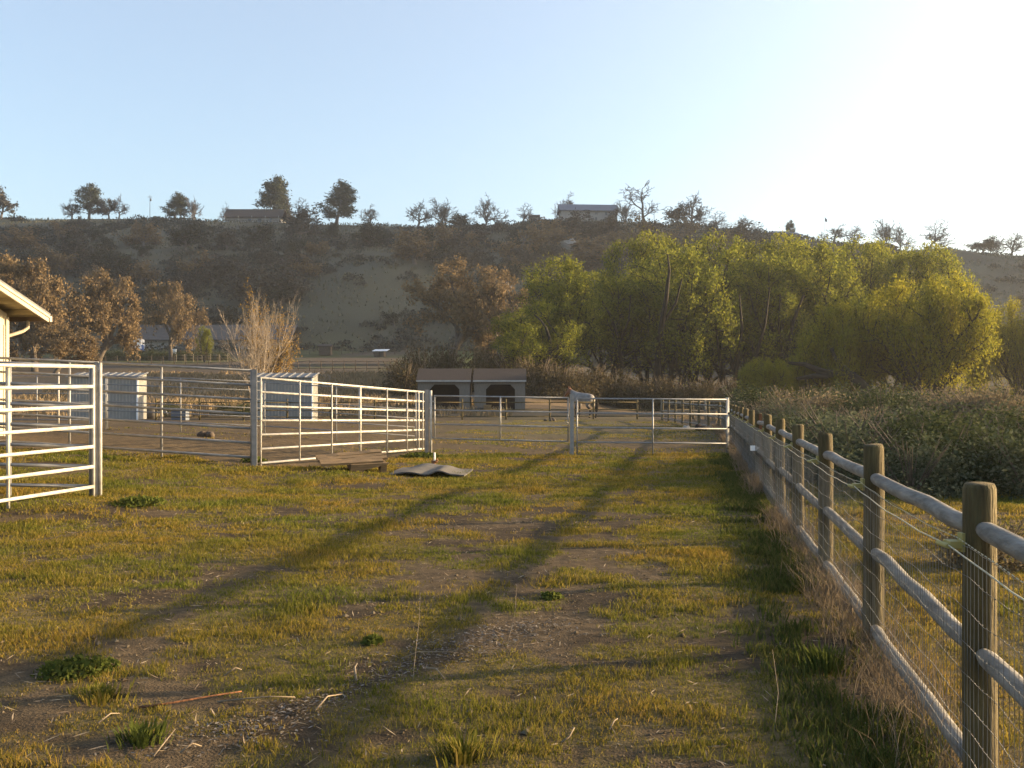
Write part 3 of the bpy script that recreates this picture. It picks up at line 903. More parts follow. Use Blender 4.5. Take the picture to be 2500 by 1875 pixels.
# ------------------------------------------------------------------ steel sheds
def steel_shed(pxl, pxr, Z, dep, label, rz):
    xl, xr = X(pxl, Z), X(pxr, Z)
    w = xr - xl
    q = Vector(((xl + xr) / 2, Z, min(gz(xl, Z), gz(xr, Z))))
    t = thing('steel_shed', label, 'shed', q, rz, 'ribbed steel loafing sheds')
    hf, hb = 2.70, 3.0
    mb = MB()
    # ribbed walls: a square-wave outline extruded upward, front, right, left and back
    def ribbed(x0, y0, x1, y1, h0, h1, pitch=.2, amp=.022):
        L_ = math.hypot(x1 - x0, y1 - y0); n = max(2, int(L_ / pitch)); dx, dy = (x1 - x0) / L_, (y1 - y0) / L_; nx, ny = dy, -dx
        P = []
        for i in range(n):
            for f, o in ((0, 0), (.35, 0), (.42, 1), (.68, 1), (.75, 0)):
                s = (i + f) / n * L_; P.append((x0 + dx * s + nx * o * amp, y0 + dy * s + ny * o * amp, s / L_))
        P.append((x1, y1, 1))
        v = [(a, b2, -.1) for a, b2, s in P] + [(a, b2, h0 + (h1 - h0) * s) for a, b2, s in P]
        m_ = len(P)
        mb.addq(v, [(i, i + 1, m_ + i + 1, m_ + i) for i in range(m_ - 1)])
    ribbed(-w / 2, 0, w / 2, 0, hf, hf); ribbed(w / 2, 0, w / 2, dep, hf, hb); ribbed(-w / 2, dep, -w / 2, 0, hb, hf); ribbed(w / 2, dep, -w / 2, dep, hb, hb)
    mb.build('walls', M['shed_wall'], t)
    mb = MB()
    ov = .12
    n = int(w / .45); P = []
    for i in range(n):
        for f, o in ((0, 0), (.72, 0), (.78, 1), (.94, 1)):
            P.append((-w / 2 - ov + (i + f) / n * (w + 2 * ov), o * .045))
    P.append((w / 2 + ov, 0))
    sl = (hb - hf) / dep
    v = []
    for (yy, dz) in ((-.12, 0.03), (dep + .1, .03), (-.12, 0), (dep + .1, 0)):
        v += [(a, yy, hf + sl * yy + dz + (b2 if dz else 0)) for a, b2 in P]
    m_ = len(P)
    f = [(i, i + 1, m_ + i + 1, m_ + i) for i in range(m_ - 1)] + [(2 * m_ + i, 3 * m_ + i, 3 * m_ + i + 1, 2 * m_ + i + 1) for i in range(m_ - 1)]
    f += [(i, 2 * m_ + i, 2 * m_ + i + 1, i + 1) for i in range(m_ - 1)]
    mb.addq(v, f); mb.build('roof', M['shed_roof'], t)
    mb = MB(); mb.box((w / 2 + .01, -.01, hf / 2), (.09, .09, hf)); mb.build('corner_trim', M['white'], t)
    return t


steel_shed(168, 332, 63.0, 2.3, 'grey ribbed steel shed at left behind the shaded panels', R(6))
steel_shed(612, 761, 64.0, 2.3, 'grey ribbed steel shed behind the tall sunlit gate', R(2))

# ------------------------------------------------------------------ wooden stalls
def stall(px0, px1, Z, label):
    x0, x1 = X(px0, Z), X(px1, Z); w = x1 - x0
    q = Vector(((x0 + x1) / 2, Z, gz((x0 + x1) / 2, Z)))
    t = thing('horse_stall', label, 'stall', q, 0, 'brown-roofed wooden stalls')
    he, hr, dep = 2.42, 3.28, 3.4
    mb = MB()
    o0, o1, c, oh = -w * .27, w * .27 + .12, .38, 2.05
    mb.prism([(-w / 2, -.1), (o0, -.1), (o0, oh - c), (o0 + c, oh), (-w / 2, oh)], 'y', 0, .06)
    mb.prism([(o1, -.1), (w / 2, -.1), (w / 2, oh), (o1 - c, oh), (o1, oh - c)], 'y', 0, .06)
    mb.box((0, .03, (oh + he) / 2), (w, .06, he - oh))
    for sx in (-1, 1):
        mb.prism([(.06, -.1), (dep, -.1), (dep, he), (dep / 2, hr - .05), (.06, he)], 'x', sx * (w / 2 - .03) - .03, sx * (w / 2 - .03) + .03)
    mb.build('walls', M['stall_wall'], t)
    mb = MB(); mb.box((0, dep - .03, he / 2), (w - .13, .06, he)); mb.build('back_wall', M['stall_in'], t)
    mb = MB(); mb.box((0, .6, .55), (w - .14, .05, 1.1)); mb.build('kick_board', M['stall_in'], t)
    mb = MB()
    ov = .22
    sl = (hr - he) / (dep / 2)
    for s in (0, 1):
        ya, yb = (-ov, dep / 2) if s == 0 else (dep / 2, dep + ov)
        za, zb = (he - ov * sl, hr) if s == 0 else (hr, he - ov * sl)
        mb.prism([(ya, za + .02), (yb, zb + .02), (yb, zb + .09), (ya, za + .09)], 'x', -w / 2 - .1, w / 2 + .1)
    mb.build('roof', M['shingle'], t)
    mb = MB(); mb.box((0, -ov - .02, he - ov * sl + .02), (w + .2, .035, .13)); mb.build('fascia', M['trim_white'], t)
    return t


stall(1020, 1147, 79.0, 'left wooden stall with brown shingle roof and dark clipped-corner opening')
stall(1158, 1282, 79.0, 'right wooden stall with brown shingle roof and dark clipped-corner opening')
# a trough-like tub in front
q = G(1172, 75.5)
tb = thing('water_tub', 'dark low tub on the dirt before the right stall', 'tub', q)
mb = MB(); mb.tube([(0, 0, 0), (0, 0, .4)], [.42, .48], 16, True); mb.build('tub', M['rubber'], tb, True)
mb = MB(); mb.tube([(0, 0, .39), (0, 0, .43)], .5, 16); mb.build('rim', M['black'], tb, True)
q = G(1190, 75)
o = MB(); o.box((0, 0, .3), (.55, .5, .6)); o.box((0, 0, .63), (.6, .55, .06)); o = o.build('wooden_crate', M['plank'])
o.location = q; tag(o, 'pale wooden crate beside the dark tub before the right stall', 'crate')

# ------------------------------------------------------------------ barn at the left edge
xr, ze, xw = -12.1, 26.0, -12.84
zg = gz(-13.5, 24)
bn = thing('barn', 'cream barn corner with eave, gutter and downspout at the left edge', 'barn', (xr, ze, 0))
sl = .235
ridge_y, eave_z = -8.0, 3.66       # relative to the eave (y back towards the camera is negative)
mb = MB()
wl = xw - xr
mb.prism([(-.7, zg - .2), (-.7, eave_z + .16 - .12), (ridge_y, eave_z - ridge_y * sl - .12), (-15.3, eave_z + .16 - .12), (-15.3, zg - .2)], 'x', wl - 14, wl)
mb.build('walls', M['barn_wall'], bn)
mb = MB()
for yy in np.arange(-15.2, -.7, .41):
    mb.box((wl + .008, yy, (zg + 3.4) / 2), (.022, .06, 3.4 - zg))
mb.box((wl + .02, -.74, (zg + 3.6) / 2), (.05, .14, 3.6 - zg))
mb.build('battens', M['barn_wall'], bn)
mb = MB(); mb.box((wl + .03, -4.2, zg + 1.2), (.05, 2.4, 2.5)); mb.build('door', M['barn_trim'], bn)
mb = MB()
for s in (0, 1):
    ya, yb = (0.0, ridge_y) if s == 0 else (-16.0, ridge_y)
    za, zb = eave_z, eave_z - ridge_y * sl
    mb.prism([(ya, za), (yb, zb), (yb, zb + .05), (ya, za + .05)], 'x', -15, -.05)
mb.build('soffit', M['soffit'], bn)
mb = MB()
for s in (0, 1):
    ya, yb = (0.06, ridge_y) if s == 0 else (-16.06, ridge_y)
    za, zb = eave_z - .014, eave_z - ridge_y * sl
    mb.prism([(ya, za + .056), (yb, zb + .056), (yb, zb + .10), (ya, za + .10)], 'x', -15, .03)
mb.build('roof', M['shed_roof'], bn)
mb = MB()
for s in (0, 1):
    ya, yb = (0.0, ridge_y) if s == 0 else (-16.0, ridge_y)
    za, zb = eave_z, eave_z - ridge_y * sl
    mb.prism([(ya, za - .13), (yb, zb - .13), (yb, zb + .052), (ya, za + .052)], 'x', -.046, .0)
    mb.prism([(ya, za - .02), (yb, zb - .02), (yb, zb + .053), (ya, za + .053)], 'x', .0, .028)
mb.build('rake_board', M['barn_trim'], bn)
for yy in np.arange(-.6, -8, -.9):
    mb = MB(); mb.box((-.6, yy, eave_z - yy * sl - .07), (1.05, .05, .13)); mb.build('rafter', M['soffit'], bn)
mb = MB(); mb.box((-7.5, .07, eave_z - .05), (15, .12, .13)); mb.build('gutter', M['gutter'], bn)
mb = MB(); mb.box((.012, .07, eave_z - .045), (.03, .13, .15)); mb.build('gutter_end', M['barn_trim'], bn)
mb = MB(); mb.tube([(-.55, .03, eave_z - .1), (-.55, .0, eave_z - .28), (-.62, -.12, eave_z - .38), (-.95, -.55, eave_z - .58), (-1.0, -.64, eave_z - .7), (-1.0, -.64, zg)], .045, 10)
mb.build('downspout', M['barn_trim'], bn, False)

# ------------------------------------------------------------------ things lying in the grass by the tall gate
def planks():
    q = Vector((X(860, 20.6), 20.6, gz(X(860, 20.6), 20.6)))
    t = thing('plank_platform', 'weathered broken wooden platform lying in the grass by the tall gate', 'platform', q, R(18))
    mb = MB()
    rg = np.random.default_rng(3)
    def plank(x0, x1, y0, y1, z0, z1, th, tw):
        n = 7
        top = []; 
        for i in range(n):
            f = i / (n - 1); x = x0 + (x1 - x0) * f; z = z0 + (z1 - z0) * f + rg.normal(0, .006)
            ej = rg.normal(0, .012) if i in (0, n - 1) else 0
            top.append(((x + ej, y0 + rg.normal(0, .006), z), (x + ej, y1 + rg.normal(0, .006), z + tw)))
        v = []
        for a, b2 in top:
            v += [a, b2, (b2[0], b2[1], b2[2] - th), (a[0], a[1], a[2] - th)]
        f = []
        for i in range(n - 1):
            for j in range(4):
                f.append((i * 4 + j, i * 4 + (j + 1) % 4, i * 4 + 4 + (j + 1) % 4, i * 4 + 4 + j))
        mb.addq(v, f); mb.addq([v[k] for k in (0, 1, 2, 3)], [(0, 3, 2, 1)]); mb.addq([v[-4 + k] for k in range(4)], [(0, 1, 2, 3)])
    for i in range(4):
        plank(-.72 + rg.normal(0, .03), .70 + rg.normal(0, .04), -.42 + i * .235, -.42 + i * .235 + .225, .22 - .01 * i, .27 + .012 * i, .045, .004 * rg.normal())
    mb.build('deck', M['plank'], t)
    mb = MB()
    for sx in (-.02, .60):
        mb.box((sx, 0, .10), (.12, .9, .20))
    mb.prism([(-.06, .19), (-.10, -.02), (.10, -.02), (.22, .10), (.42, .15), (.66, .20), (.70, .24), (-.06, .21)], 'y', -.50, -.44)
    mb.build('runner', M['plank'], t)
    t.rotation_euler = (.16, 0, R(14)); t.location.z += .02


planks()
mb = MB()
q = Vector((X(1050, 20.9), 20.9, gz(X(1050, 20.9), 20.9)))
nu, nv = 40, 18
top = []
for j in range(nv):
    for i in range(nu):
        u = i / (nu - 1); v_ = j / (nv - 1)
        x = -.74 + 1.52 * u + .10 * v_; y = -1.15 + 1.9 * v_ - .18 * u
        z = .035 + .11 * math.exp(-((u - .32) / .2) ** 2) * (.5 + .5 * v_) + .10 * math.exp(-((u - .66) / .12) ** 2) * (1 - .55 * v_) + .02 * math.sin(u * 9 + v_ * 3)
        top.append((x, y, z))
top = np.array(top); bot = top - np.array([0, 0, .025])
ii = (np.arange(nv - 1)[:, None] * nu + np.arange(nu - 1)[None]).ravel()
qd = np.stack([ii, ii + 1, ii + nu + 1, ii + nu], 1); nb = len(top)
per = [i for i in range(nu)] + [j * nu + nu - 1 for j in range(1, nv)] + [(nv - 1) * nu + i for i in range(nu - 2, -1, -1)] + [j * nu for j in range(nv - 2, 0, -1)]
ed = [(per[k], per[k] + nb, per[(k + 1) % len(per)] + nb, per[(k + 1) % len(per)]) for k in range(len(per))]
mb.addq(np.concatenate([top, bot]), np.concatenate([qd, qd[:, ::-1] + nb, np.array(ed)]))
o = mb.build('rubber_mat', M['rubber'], smooth=False); o.location = q
tag(o, 'wavy grey rubber mat lying in the grass before the low gate', 'mat')
q = G(1061, 22.9)
sp = thing('water_standpipe', 'short white standpipe with rusty valve behind the grey mat', 'standpipe', q)
mb = MB(); mb.tube([(0, 0, -.1), (0, 0, .31)], .022, 10); mb.build('pipe', M['pvc'], sp, True)
mb = MB(); mb.tube([(-.07, 0, .10), (.07, 0, .10)], .03, 8); mb.tube([(-.02, 0, -.05), (-.02, 0, .12)], .045, 8); mb.tube([(.06, -.03, .12), (.06, .03, .16)], .018, 8)
mb.build('valve', M['rust'], sp, True)
for (px, py, s, la) in ((1440, 1090, .10, 'small pale stone in the lane left of the gate foot'), (150, 1068, .16, 'pale board-like stone in the dirt yard at left')):
    pass

# dung and bits in the yard
def clod(px, Z, s, label, mat):
    q = G(px, Z); r = np.random.default_rng(int(px))
    mb = MB()
    for k in range(5):
        c = r.normal(0, s * .5, 3); c[2] = abs(c[2]) * .3 + s * .15
        u = np.linspace(0, np.pi, 6); P = [(c[0], c[1], c[2] - s * .5 * math.cos(a)) for a in u]
        mb.tube(P, np.maximum(np.sin(u) * s * .5, .002), 8)
    o = mb.build('dung_pile', M[mat], smooth=True); o.location = q
    tag(o, label, 'dung pile', 'dung piles in the yard')


clod(505, 29, .22, 'dark dung pile in the dirt yard behind the shaded panel', 'dark_wood')
clod(1345, 60, .25, 'small dark dung pile on the lane before the back fence', 'dark_wood')
clod(1700, 45, .35, 'dark brown pile by the right fence beyond the low gate', 'stall_in')
clod(1672, 47, .18, 'pale clod beside the dark brown pile beyond the low gate', 'stone')
clod(140, 32, .20, 'pale clod in the dirt yard behind the twin posts', 'plank')

# ------------------------------------------------------------------ trees
def rot_about(d, ax, a):
    return (Matrix.Rotation(a, 3, ax) @ d)


def grow(rg, p, d, L, r, lev, P, out, tips):
    n = P['seg'][lev]
    pts = [p.copy()]; rads = [r]
    tp = P.get('taper', .45)
    wob = P['wob'][lev]; up = P['up'][lev]
    for i in range(n):
        d = (d + Vector((rg.gauss(0, wob), rg.gauss(0, wob), rg.gauss(0, wob) + up))).normalized()
        p = p + d * (L / n); pts.append(p.copy()); rads.append(r * (1 - (1 - tp) * (i + 1) / n))
    out.append((pts, rads, lev))
    if lev == P['levels']:
        tips.append((pts, lev)); return
    if lev >= P.get('leaf_from', 99): tips.append((pts, lev))
    k = P['kids'][lev]
    az = rg.uniform(0, 6.28)
    for c in range(k):
        f = P['from'][lev] + (1 - P['from'][lev]) * (c + rg.uniform(.2, .9)) / k
        if c == k - 1: f = 1.0
        fi = f * n; i = min(int(fi), n - 1); q = pts[i].lerp(pts[i + 1], fi - i)
        dd = (pts[i + 1] - pts[i]).normalized()
        az += 2.4 + rg.gauss(0, .35)
        ref = Vector((0, 0, 1)) if abs(dd.z) < .95 else Vector((1, 0, 0))
        ax = rot_about(dd.cross(ref).normalized(), dd, az)
        ang = P['ang'][lev] * rg.uniform(.65, 1.25) * (.5 if c == k - 1 else 1)
        nd = rot_about(dd, ax, ang)
        nl = L * P['len'][lev] * rg.uniform(.65, 1.15) * (1 - P.get('conic', 0) * (f - P['from'][lev]))
        rr = min(rads[i] * .85, r * P['rad'][lev] * rg.uniform(.8, 1.1))
        grow(rg, q, nd, nl, rr, lev + 1, P, out, tips)


def make_tree(seed, P, leaf=None, stems=1, lean=.0, rmin=.01):
    """returns trunk mesh builder, crown builder, size (w, h); the tree stands on z=0"""
    rg = random.Random(seed); nr = np.random.default_rng(seed)
    out, tips = [], []
    for s in range(stems):
        a = 6.28 * s / stems + rg.uniform(0, 1)
        d = Vector((math.cos(a) * lean, math.sin(a) * lean, 1)).normalized()
        if 'bias' in P: d = (d + Vector(P['bias'])).normalized()
        b = Vector((math.cos(a), math.sin(a), 0)) * (P['r0'] * .7 if stems > 1 else 0)
        grow(rg, b + Vector((0, 0, -.1)), d, P['L'] * rg.uniform(.85, 1.1), P['r0'], 0, P, out, tips)
    if 'dome' in P:            # crowns of open-grown trees end in a rounded outline
        ap = np.concatenate([np.array([tuple(q) for q in o_[0]]) for o_ in out])
        h0 = np.percentile(ap[:, 2], 98); w0 = np.percentile(np.hypot(ap[:, 0], ap[:, 1]), P.get('dw', 93)); pw = P.get('dp', 5)
        zc = P['dome'] * h0
        def warp(q):
            d = Vector((q.x / w0, q.y / w0, max(q.z - zc, 0) / (h0 - zc)))
            r_ = d.length
            if r_ < 1e-6: return q
            k_ = (1 + r_ ** pw) ** (-1 / pw)
            return Vector((q.x * k_, q.y * k_, q.z if q.z < zc else zc + (q.z - zc) * k_))
        out = [([warp(q) for q in a_], b_, c_) for a_, b_, c_ in out]
        tips = [([warp(q) for q in a_], c_) for a_, c_ in tips]
    tr = MB(); tw = MB()
    for pts, rads, lev in out:
        k = 8 if lev == 0 else (5 if lev == 1 else 3)
        rads = np.maximum(np.array(rads), rmin)
        if lev == 0: rads[0] *= 1.25
        (tr if lev <= P.get('wood_levels', 9) else tw).tube(pts, rads, k, False)
    cr = None
    if leaf:
        cen = []
        for pts, lev in tips:
            n = leaf['n'] if lev == P['levels'] else leaf.get('n_low', leaf['n'] // 3)
            n = nr.poisson(n)
            f = nr.uniform(.15, 1, n) * (len(pts) - 1); i = np.minimum(f.astype(int), len(pts) - 2)
            A = np.array([tuple(q) for q in pts]); q = A[i] + (A[i + 1] - A[i]) * (f - i)[:, None]
            cen.append(q + nr.normal(0, leaf['sp'], (n, 3)))
        cen = np.concatenate(cen)
        cen = cen[cen[:, 2] > .15]
        if 'bare_below' in leaf:       # the lower third stays open, with the stems showing
            hh = np.percentile(cen[:, 2], 99); keep_ = nr.uniform(0, 1, len(cen)) < sstep(.10, leaf['bare_below'], cen[:, 2] / hh) * .85 + .15
            cen = cen[keep_]
        cr = MB(); cr.leaves(cen, leaf['s'], nr, leaf.get('w', .5), leaf.get('vert', 0))
    allp = np.concatenate([np.array([tuple(q) for q in o_[0]]) for o_ in out])
    hgt = np.percentile(allp[:, 2], 99.6); wid = np.percentile(allp[:, 0], 99.5) - np.percentile(allp[:, 0], .5)
    xm = (np.percentile(allp[:, 0], 99.5) + np.percentile(allp[:, 0], .5)) / 2
    return tr, tw if tw.n else None, cr, wid, hgt, xm


class Kind:
    """a few meshes of one kind of tree, copied as separate things"""
    def __init__(s, variants, barkmat, leafm, twig=None):
        s.v = []
        for tr, tw, cr, w, h, xm in variants:
            s.v.append((tr.mesh('trunk', barkmat, True), tw.mesh('twigs', twig or barkmat, False) if tw else None,
                        cr.mesh('crown', leafm, False) if cr else None, w, h, xm))

    def put(s, name, label, cat, q, wid, hgt, var, rz=0.0, group=None):
        tm, wm, cm, w, h, xm = s.v[var % len(s.v)]
        t = thing(name, label, cat, q, rz, group)
        if rz == 0: t.location.x -= xm * wid / w
        t.scale = (wid / w, wid / w, hgt / h)
        part(tm, 'trunk', t)
        if wm: part(wm, 'twigs', t)
        if cm: part(cm, 'crown', t)
        return t


def put_px(kind, name, label, cat, px, ytop, wpx, Z, var, group=None, rz=0.0, dz=-.1):
    q = G(px, Z, dz)
    ztop = CH + (HY - ytop) / F * Z
    kind.put(name, label, cat, q, wpx / F * Z, max(ztop - q.z, .5), var, rz, group)


WIL = dict(levels=3, L=9.0, r0=.30, seg=[7, 5, 4, 3], wob=[.10, .13, .16, .2], up=[.02, .05, .03, -.02], kids=[9, 6, 5],
           **{'from': [.2, .25, .15]}, ang=[.9, .75, .7], len=[.58, .52, .50], rad=[.45, .5, .5], taper=.4, leaf_from=2, dome=.55)
willows = Kind([make_tree(11 + i, WIL, dict(n=30, n_low=12, sp=.27, s=.11, w=.5, bare_below=.66), 4 + (i % 2), .38) for i in range(4)], M['bark_dark'], M['willow_leaf'])
GOLD = dict(levels=3, L=4.6, r0=.20, seg=[6, 6, 5, 4], wob=[.16, .12, .10, .10], up=[-.01, .10, .10, .10], kids=[8, 8, 6],
            **{'from': [.15, .12, .1]}, ang=[.8, .6, .5], len=[.75, .52, .50], rad=[.5, .45, .45], taper=.35, leaf_from=2, dome=.42)
golds = Kind([make_tree(31 + i, GOLD, dict(n=30, n_low=18, sp=.18, s=.07, w=.38, vert=.8), 6, .75) for i in range(2)], M['bark_dark'], M['gold_leaf'])
OAK = dict(levels=4, L=5.0, r0=.42, seg=[6, 5, 5, 4, 3], wob=[.10, .20, .24, .26, .3], up=[.02, .05, .03, .0, 0], kids=[7, 5, 5, 4],
           **{'from': [.38, .3, .25, .2]}, ang=[.95, .8, .75, .7], len=[.95, .62, .55, .5], rad=[.55, .5, .5, .5], taper=.5, leaf_from=3, dome=.5, dw=98, dp=3.5)
oaks = Kind([make_tree(51 + i, OAK, dict(n=15, n_low=8, sp=.26, s=.15, w=.6), 1, .1, .018) for i in range(3)], M['bark'], M['oak_leaf'])
BARE = dict(levels=4, L=4.6, r0=.40, seg=[5, 5, 5, 4, 3], wob=[.10, .2, .25, .25, .3], up=[.02, .06, .05, .02, 0], kids=[7, 5, 5, 4],
            **{'from': [.35, .3, .25, .2]}, ang=[.9, .8, .75, .7], len=[1.0, .65, .6, .55], rad=[.6, .55, .5, .5], taper=.5, wood_levels=1)
bares = Kind([make_tree(71 + i, BARE, None, 1 + (i == 2), .15, .055) for i in range(5)], M['far_bark'], None)
tallbare = Kind([make_tree(97, dict(BARE, L=7.5, len=[.75, .6, .55, .5], kids=[5, 5, 4, 3]), None, 1, .05, .06)], M['far_bark'], None)
HOAK = dict(levels=3, L=3.4, r0=.30, seg=[4, 4, 4, 3], wob=[.1, .2, .25, .3], up=[.02, .05, .03, 0], kids=[6, 5, 5],
            **{'from': [.35, .3, .2]}, ang=[.9, .8, .75], len=[.9, .65, .55], rad=[.55, .5, .5], taper=.5, leaf_from=2)
hoaks = Kind([make_tree(111 + i, HOAK, dict(n=12, n_low=6, sp=.32, s=.22, w=.6), 1, .1, .04) for i in range(4)], M['far_bark'], M['hill_leaf'])
bhoaks = Kind([make_tree(121 + i, HOAK, dict(n=13, n_low=6, sp=.32, s=.22, w=.6), 1, .1, .04) for i in range(3)], M['far_bark'], M['oak_leaf'])
PINE = dict(levels=2, L=12, r0=.32, seg=[8, 4, 3], wob=[.03, .08, .15], up=[.05, .05, .06], kids=[30, 5], **{'from': [.16, .25]},
            ang=[1.25, .7], len=[.34, .45], rad=[.3, .5], taper=.15, leaf_from=1, conic=.75)
dhoaks = Kind([make_tree(161 + i, HOAK, dict(n=14, n_low=7, sp=.32, s=.22, w=.6), 1, .1, .04) for i in range(3)], M['far_bark'], M['dark_leaf'])
pines = Kind([make_tree(131 + i, dict(PINE, kids=[26 + 4 * i, 5]), dict(n=40, n_low=26, sp=.42, s=.30, w=.35), 1, 0, .03) for i in range(3)], M['far_bark'], M['pine_leaf'])

# willow grove by the creek
WG = [(1385, 640, 150, 106, 'tall narrow willow with sunlit golden top at the left of the grove'),
      (1322, 745, 170, 100, 'low green willow with dark curved leaning trunk right of the stalls'),
      (1480, 672, 190, 113, 'green willow right of the narrow golden-topped one'),
      (1585, 585, 190, 121, 'tall willow with pale yellow top below the round hilltop oak'),
      (1672, 625, 200, 108, 'willow with one thick dark trunk in the middle of the grove'),
      (1735, 586, 190, 122, 'broad-topped willow with flat bright crown in mid grove'),
      (1835, 610, 200, 110, 'willow with several slim dark stems right of mid grove'),
      (1905, 588, 180, 125, 'tall willow at the back of the grove below the blue-roofed house'),
      (1990, 605, 190, 113, 'dark-stemmed willow behind the left golden willow'),
      (2085, 600, 190, 126, 'tall willow rising behind between the two golden willows'),
      (2175, 598, 180, 121, 'willow behind the right golden willow, top level with the ridge'),
      (2262, 612, 180, 117, 'rounded willow on the right shoulder of the grove'),
      (2325, 690, 140, 110, 'lower willow at the right end of the grove')]
for i, (px, yt, w, Z, la) in enumerate(WG):
    put_px(willows, 'willow_tree', la, 'tree', px, yt, w * 1.35, Z, i, 'willows of the creek grove')
put_px(golds, 'golden_willow', 'left golden-green round willow with low sprawling dark limbs', 'tree', 2045, 752, 250, 84, 0, 'golden willows before the grove')
put_px(golds, 'golden_willow', 'right taller golden-green willow, roundest crown of the grove', 'tree', 2250, 692, 290, 82, 1, 'golden willows before the grove')
put_px(golds, 'golden_willow', 'yellow-green willow cut by the right edge of the photo', 'tree', 2500, 740, 150, 92, 1, None)
put_px(golds, 'willow_bush', 'small yellow-green willow bush at the foot of the grove', 'bush', 1868, 880, 120, 80, 1, 'low bushes by the grove')
put_px(golds, 'willow_bush', 'small pale twiggy bush between the right golden willow and the right edge', 'bush', 2385, 838, 60, 95, 0, 'low bushes by the grove')
def limbs(t, Z, paths, mat):
    o = Vector(t.location); sc = t.scale
    for pts in paths:
        mb = MB(); r0 = pts[0][2]; P = [W(a, b_, Z + (c_ if len(q) > 3 else 0)) - o for q in pts for a, b_, c_ in [(q[0], q[1], q[3] if len(q) > 3 else 0)]]
        P = [(p_.x / sc.x, p_.y / sc.y, p_.z / sc.z) for p_ in P]
        mb.tube(P, [q[2] / sc.x for q in pts], 7, False); mb.build('limb', mat, t, True)


TRUNKS = [   # dark stems seen through the open lower crowns (photo column, row, radius, offset in depth)
    ('green willow right of the narrow golden-topped one', 113, [[(1515, 962, .26, -2), (1518, 890, .23, -4), (1508, 820, .18, -6), (1490, 770, .13, -8), (1470, 735, .07, -9)],
                                                               [(1512, 840, .14, -5), (1535, 780, .10, -8), (1540, 720, .06, -9)]]),
    ('willow with one thick dark trunk in the middle of the grove', 108, [[(1602, 965, .40, -2), (1606, 880, .36, -4), (1614, 800, .31, -6), (1626, 730, .24, -8), (1634, 660, .14, -9), (1630, 620, .06, -9)],
                                                               [(1618, 790, .16, -6), (1650, 740, .12, -8), (1665, 680, .07, -9)]]),
    ('broad-topped willow with flat bright crown in mid grove', 122, [[(1688, 968, .36, -6), (1682, 890, .30, -9), (1668, 810, .22, -13), (1662, 740, .15, -16)], [(1690, 950, .28, -6), (1712, 870, .24, -10), (1728, 790, .16, -14), (1722, 700, .09, -17)]]),
    ('willow with several slim dark stems right of mid grove', 110, [[(1790, 968, .26, -2), (1800, 880, .22, -4), (1812, 800, .16, -7), (1805, 720, .08, -9)], [(1800, 965, .22, -2), (1842, 880, .19, -5), (1868, 790, .13, -8), (1880, 700, .06, -9)],
                                                               [(1780, 966, .22, -2), (1758, 880, .18, -5), (1748, 800, .12, -8)]]),
    ('dark-stemmed willow behind the left golden willow', 113, [[(1905, 965, .28, -3), (1918, 880, .24, -5), (1935, 790, .18, -8), (1962, 720, .10, -9)], [(1915, 890, .18, -5), (1900, 800, .13, -8), (1905, 720, .07, -9)]]),
]
for t in list(COL.objects):
    if t.get('label') == 'low green willow with dark curved leaning trunk right of the stalls':
        limbs(t, 97, [[(1350, 935, .34), (1342, 905, .30), (1335, 885, .28), (1312, 868, .24), (1285, 852, .20), (1274, 838, .16), (1278, 828, .12)],
                      [(1336, 886, .26), (1345, 862, .22), (1341, 825, .17), (1333, 800, .14), (1318, 780, .11), (1304, 768, .08)]], M['bark_dark'])
    for la_, Zc, paths in TRUNKS:
        if t.get('label') == la_: limbs(t, Zc, paths, M['bark_dark'])
    if t.get('label') == 'left golden-green round willow with low sprawling dark limbs':
        limbs(t, 80, [[(2140, 985, .42), (2105, 940, .36), (2075, 915, .32), (2035, 916, .26), (2000, 905, .2), (1965, 890, .14), (1925, 886, .08)],
                      [(2075, 916, .28), (2056, 895, .22), (2038, 872, .15), (2030, 850, .1)], [(2020, 917, .2), (1985, 918, .15), (1945, 925, .1)]], M['bark_dark'])
# dry-leaved oaks
put_px(oaks, 'dry_oak', 'big orange-brown oak with thick dark trunk above the stalls', 'tree', 1108, 640, 225, 160, 0, 'orange-brown oaks')
put_px(oaks, 'dry_oak', 'orange-brown oak just right of the biggest one', 'tree', 1222, 668, 165, 158, 1, 'orange-brown oaks')
put_px(oaks, 'dry_oak', 'orange-brown oak behind the barn eave at the left', 'tree', 95, 650, 190, 128, 2, 'orange-brown oaks')
put_px(oaks, 'dry_oak', 'drooping orange-brown oak touching the left edge', 'tree', 5, 632, 150, 132, 1, 'orange-brown oaks')
put_px(oaks, 'dry_oak', 'orange-brown oak with leaning dark trunk left of the ranch house', 'tree', 242, 668, 165, 135, 0, 'orange-brown oaks')
put_px(oaks, 'dry_oak', 'rounded orange-brown oak standing before the ranch house', 'tree', 425, 700, 135, 178, 2, 'orange-brown oaks')
put_px(oaks, 'dry_oak', 'low orange-brown oak spreading under the barn gutter', 'tree', 140, 795, 160, 118, 0, 'orange-brown oaks')
